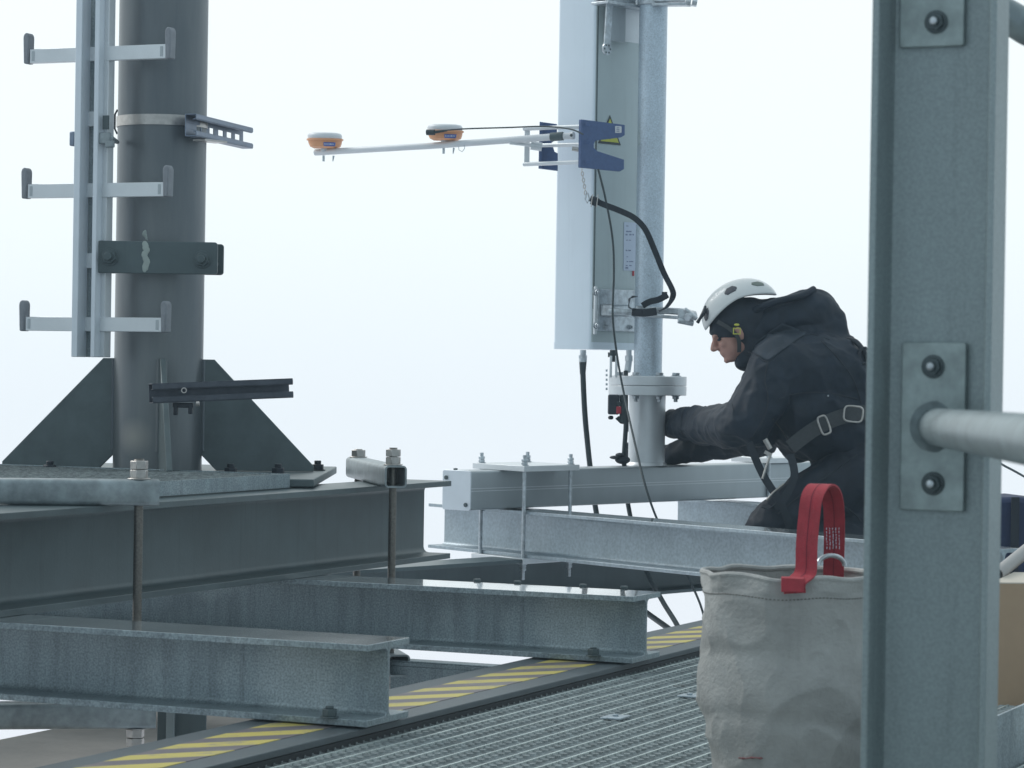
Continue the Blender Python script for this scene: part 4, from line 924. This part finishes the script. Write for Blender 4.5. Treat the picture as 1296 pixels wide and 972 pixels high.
# stitched lower edge of the hem
mb = MB()
for i in range(0, 300):
    a = 2*math.pi*i/300
    if i % 2 == 0:
        t_ = .915; p_a = bag_pt(a, t_); p_b = bag_pt(a+2*math.pi/300, t_); mb.tube([p_a+(p_a-bcn-Z*HB*t_).normalized()*.0008, p_b+(p_b-bcn-Z*HB*t_).normalized()*.0008], .0011, 5)
mb.build('stitching', 'canvas_inside', bag)
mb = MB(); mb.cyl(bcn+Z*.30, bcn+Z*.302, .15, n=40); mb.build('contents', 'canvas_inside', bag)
# strap
nearp = bag_pt(-math.pi/2+.13, .985)
pts = smooth_path([P(1006, 751, 5.30), P(1006, 738, 5.302), P(1014, 731, 5.325), P(1020, 722, 5.345), P(1021, 690, 5.36), P(1024, 655, 5.38), P(1028, 628, 5.40), P(1038, 614, 5.44), P(1049, 619, 5.50), P(1055, 640, 5.54), P(1056, 680, 5.57), P(1055, 720, 5.60), P(1055, 738, 5.61)], 6)
wv = []
for i in range(len(pts)):
    t_ = i/len(pts); wv.append((R0 - F0*(.1+.5*max(0, (t_-.5)))).normalized())
mb = MB(); mb.ribbon(pts, wv, .042, .004); sp1 = mb.build('handle', 'strap_red', bag, .001)
mb = MB(); mb.ribbon(pts, wv, .0016, .0052); mb.build('seam', 'seam_red', sp1)
mb = MB(); mb.ribbon([P(1003, 749.5, 5.29), P(1003, 733, 5.295), P(1003, 731, 5.32)], R0, .043, .004); mb.build('strap_patch', 'strap_red', bag, .001)
mb = MB(); random.seed(11)
for k in range(5):
    x_ = 1046+k*4.0
    y_ = 668
    while y_ < 694:
        l_ = random.uniform(1.5, 4); mb.box(P(x_+random.uniform(-.4, .4)+(y_-668)*.02, y_+l_/2, 5.545), (.0011, .0008, l_*5.55/FPX), R0, F0); y_ += l_+random.uniform(.8, 2)
mb.build('strap_print', 'paper', sp1)
mb = MB(); mb.tube([P(1052+17*math.cos(a), 716-13*math.sin(a), 5.50+.02*math.cos(a)) for a in [math.pi*k/14 for k in range(15)]], .0046, 10); mb.build('d_ring', 'zinc', bag)
def on_bag(px, py):     # nearest point of the sack's front along a pixel ray
    d = ray(px, py); best = None
    for k in range(400):
        q = CAM+d*(5.0+k*.0015); h_ = Vector((q.x-bcn.x, q.y-bcn.y, 0)); a = math.atan2(h_.dot(F0), h_.dot(R0)); t = (q.z-bcn.z)/HB
        rr = bag_pt(a, min(max(t, .01), .99)); r2 = Vector((rr.x-bcn.x, rr.y-bcn.y, 0)).length
        if h_.length <= r2+.001: return q-F0*.004
    return CAM+d*5.33
mb = MB()
for k in range(8): q = on_bag(937+k*3.6, 959+.5*math.sin(k)); mb.ell(q, (.005, .003, .0016+.0006*math.sin(k*2)), (R0, F0, Z), 8, 6)
mb.build('red_scuff', 'scuff', bag)

# ================================================================== RIGHT POST
pt0 = P(1095.5, 535, 3.65); HX = .162
post = thing('steel_post', Vector((pt0.x, pt0.y, 0)), 'big galvanised U-channel post in the right foreground', 'post')
o0 = Vector((pt0.x, pt0.y, 0)); W_ = .167; Fl = .066; tw_ = .0085; tt_ = .0105
prof = [(0, 0), (tt_-.002, 0), (tt_, .003), (tt_+.002, Fl-tw_-.010), (tt_+.006, Fl-tw_-.003), (tt_+.013, Fl-tw_), (W_-tt_-.013, Fl-tw_), (W_-tt_-.006, Fl-tw_-.003), (W_-tt_-.002, Fl-tw_-.010), (W_-tt_, .003), (W_-tt_+.002, 0), (W_, 0), (W_, Fl), (0, Fl)]
mb = MB(); mb.prism([o0+X0*a+Y0*b for a, b in prof], Z*2.6); mb.build('channel', 'post_galv', post, .0012)
def onweb(px, py, off=0):
    yp = o0.y+Fl-tw_-off; d = ray(px, py); return CAM+d*(yp/d.y)
for (y0_, y1_) in ((434, 645), (-140, 61)):
    a = onweb(1139, y1_, .004); b = onweb(1224, y0_, .004); c_ = (a+b)/2; mb = MB(); mb.prism(rrect(Vector((c_.x, c_.y, c_.z))-Y0*.004, X0, Z, abs(b.x-a.x), abs(b.z-a.z), .004), Y0*.0075); pl = mb.build('mounting_plate', 'plate_galv', post, .0015)
    for py in ((464, 612) if y0_ > 0 else (28, -100)):
        q = onweb(1181 if y0_ > 0 else 1185, py, .0085); bolt(pl, q, -Y0, .0125, .007, 'dark_steel', .006)
        mb = MB(); mb.ell(q-Y0*.0165, (.0055, .002, .0055), (X0, Y0, Z), 12, 6); mb.build('bolt_tip', 'zinc', pl)
rl = thing('handrail', onweb(1185, 540), 'round galvanised handrail coming towards the camera from the post plate', 'handrail')
q0 = onweb(1184, 540, .009); q1 = P(1296, 555.5, 2.62); dq = (q1-q0); 
mb = MB(); mb.tube([q0, q0+dq*.02, q0+dq*.06, q0+dq*1.6], [.021, .0245, .0245, .0245], 32); mb.build('rail_tube', 'rail_galv', rl, 0, 60)
mb = MB(); mb.lathe(q0, [(.034, 0), (.028, .006), (.0245, .012)], 32, dq.normalized()); mb.build('weld', 'rail_galv', rl)
r2_ = thing('handrail', P(1290, 30, 3.95), 'upper bent handrail showing behind the post in the top right corner', 'handrail')
mb = MB(); mb.tube(smooth_path([P(1190, -60, 3.9), P(1235, -5, 3.95), P(1283, 25, 3.97), P(1320, 44, 4.0), P(1420, 70, 4.05)], 6), .0245, 24); mb.build('rail_tube', 'rail_galv', r2_, 0, 60)
# toe board lower right
tb0 = P(1256, 908, 5.66); tz = tb0.z
mb = MB(); mb.box((tb0.x, tb0.y+.6, tz/2), (.006, 5.0, tz)); tag(mb.build('toe_board', 'galv', None, .001, org=Vector((tb0.x, tb0.y, 0))), 'low galvanised toe board plate at lower right behind the post', 'toe board')
# cardboard box
cbp = vert_at(1262, 6.9, 0); cb = thing('cardboard_box', Vector((cbp.x, cbp.y, 0)), 'brown cardboard box with open flaps behind the post', 'cardboard box')
cz = .85-(740-475)*6.9/3500
cc0 = vert_at(1252, 6.9, 0); u_ = (R0*.99+F0*.1).normalized(); v_ = Z.cross(u_)
mb = MB(); c_ = Vector((cc0.x, cc0.y, cz/2+.002))+u_*.2+v_*.15
for (a, b, d_) in ((0, -.15, (.4, .005, cz)), (0, .15, (.4, .005, cz)), (-.2, 0, (.005, .30, cz)), (.2, 0, (.005, .30, cz))): mb.box(c_+u_*a+v_*b, d_, u_, v_)
mb.box(c_-Z*(cz/2-.003), (.4, .3, .004), u_, v_); mb.build('carton', 'cardboard', cb)
mb = MB(); top = c_+Z*cz/2; mb.prism([top-u_*.2-v_*.152, top+u_*.2-v_*.152, top+u_*.2-v_*.07+Z*.02, top-u_*.12-v_*.07+Z*.02], Z*.003); mb.prism([top-u_*.2+v_*.152, top+u_*.2+v_*.152, top+u_*.2+v_*.23-Z*.05, top-u_*.2+v_*.23-Z*.05], Z*.003); mb.build('flap', 'card_highlight', cb)
mb = MB(); q = P(1262, 727, 6.95); q2 = P(1330, 672, 7.2); mb.ring([q+(a_) for a_ in [((q2-q).normalized().orthogonal().normalized()*math.cos(t_)+(q2-q).normalized().cross((q2-q).normalized().orthogonal().normalized())*math.sin(t_))*.0175 for t_ in [k*math.pi/14 for k in range(28)]]], [q+(a_) for a_ in [((q2-q).normalized().orthogonal().normalized()*math.cos(t_)+(q2-q).normalized().cross((q2-q).normalized().orthogonal().normalized())*math.sin(t_))*.0150 for t_ in [k*math.pi/14 for k in range(28)]]], (q2-q)*.62)
tag(mb.build('pipe_offcut', 'pipe', None, 0, 40, org=q), 'pale grey pipe leaning out of the cardboard box', 'pipe')
# navy bag
nb0 = vert_at(1240, 10.4, .14); nbg = thing('equipment_bag', nb0, 'dark navy blue equipment bag beyond the cardboard box', 'bag')
mb = MB(); mb.prism([P(1235, 770, 9.9), P(1236, 640, 9.9), P(1243, 630, 9.9), P(1290, 629, 9.9), P(1330, 634, 9.9), P(1335, 770, 9.9)], F0*.3); mb.build('sack', 'navy', nbg, .02)
mb = MB(); mb.box(P(1284, 700, 9.88), (.03, .006, .40), R0, F0); mb.build('strap', 'webbing', nbg, .002)
cable('guy_rope', [P(1180, 532, 12.0), P(1262, 584, 12.0), P(1296, 603, 12.0), P(1420, 675, 12.0)], .005, 'thin rope slanting down behind the handrail at the right edge', 'rope', 'frame_steel')
for i_, (px, py, w_) in enumerate(((779, 908, .07), (873, 881, .05))):
    q = hz(px, py, GZ+.003); mb = MB(); mb.box(q+Z*.001, (.05, w_, .004)).cyl(q+Z*.003, q+Z*.008, .008, n=6)
    tag(mb.build('grating_clip', 'galv_light', None, .001, org=q), ('pale metal clip on the grating, left of the bag', 'pale metal clip on the grating right beside the bag')[i_], 'grating clip', 'clips on the grating')
# ------------------------------------------------------------------ haze
HZD = 0.0032
bpy.context.view_layer.update()
hm = bpy.data.materials.new('haze'); hm.use_nodes = True; n = hm.node_tree.nodes; n.remove(n['Principled BSDF'])
pv = n.new('ShaderNodeVolumePrincipled'); pv.inputs['Density'].default_value = HZD; pv.inputs['Color'].default_value = (.7, .88, 1, 1)
hm.node_tree.links.new(pv.outputs[0], n['Material Output'].inputs['Volume'])
M['haze'] = hm
mb = MB(); mb.box((-2, 8, 0.6), (24, 30, 7.0)); o = mb.build('haze', 'haze'); o['kind'] = 'stuff'
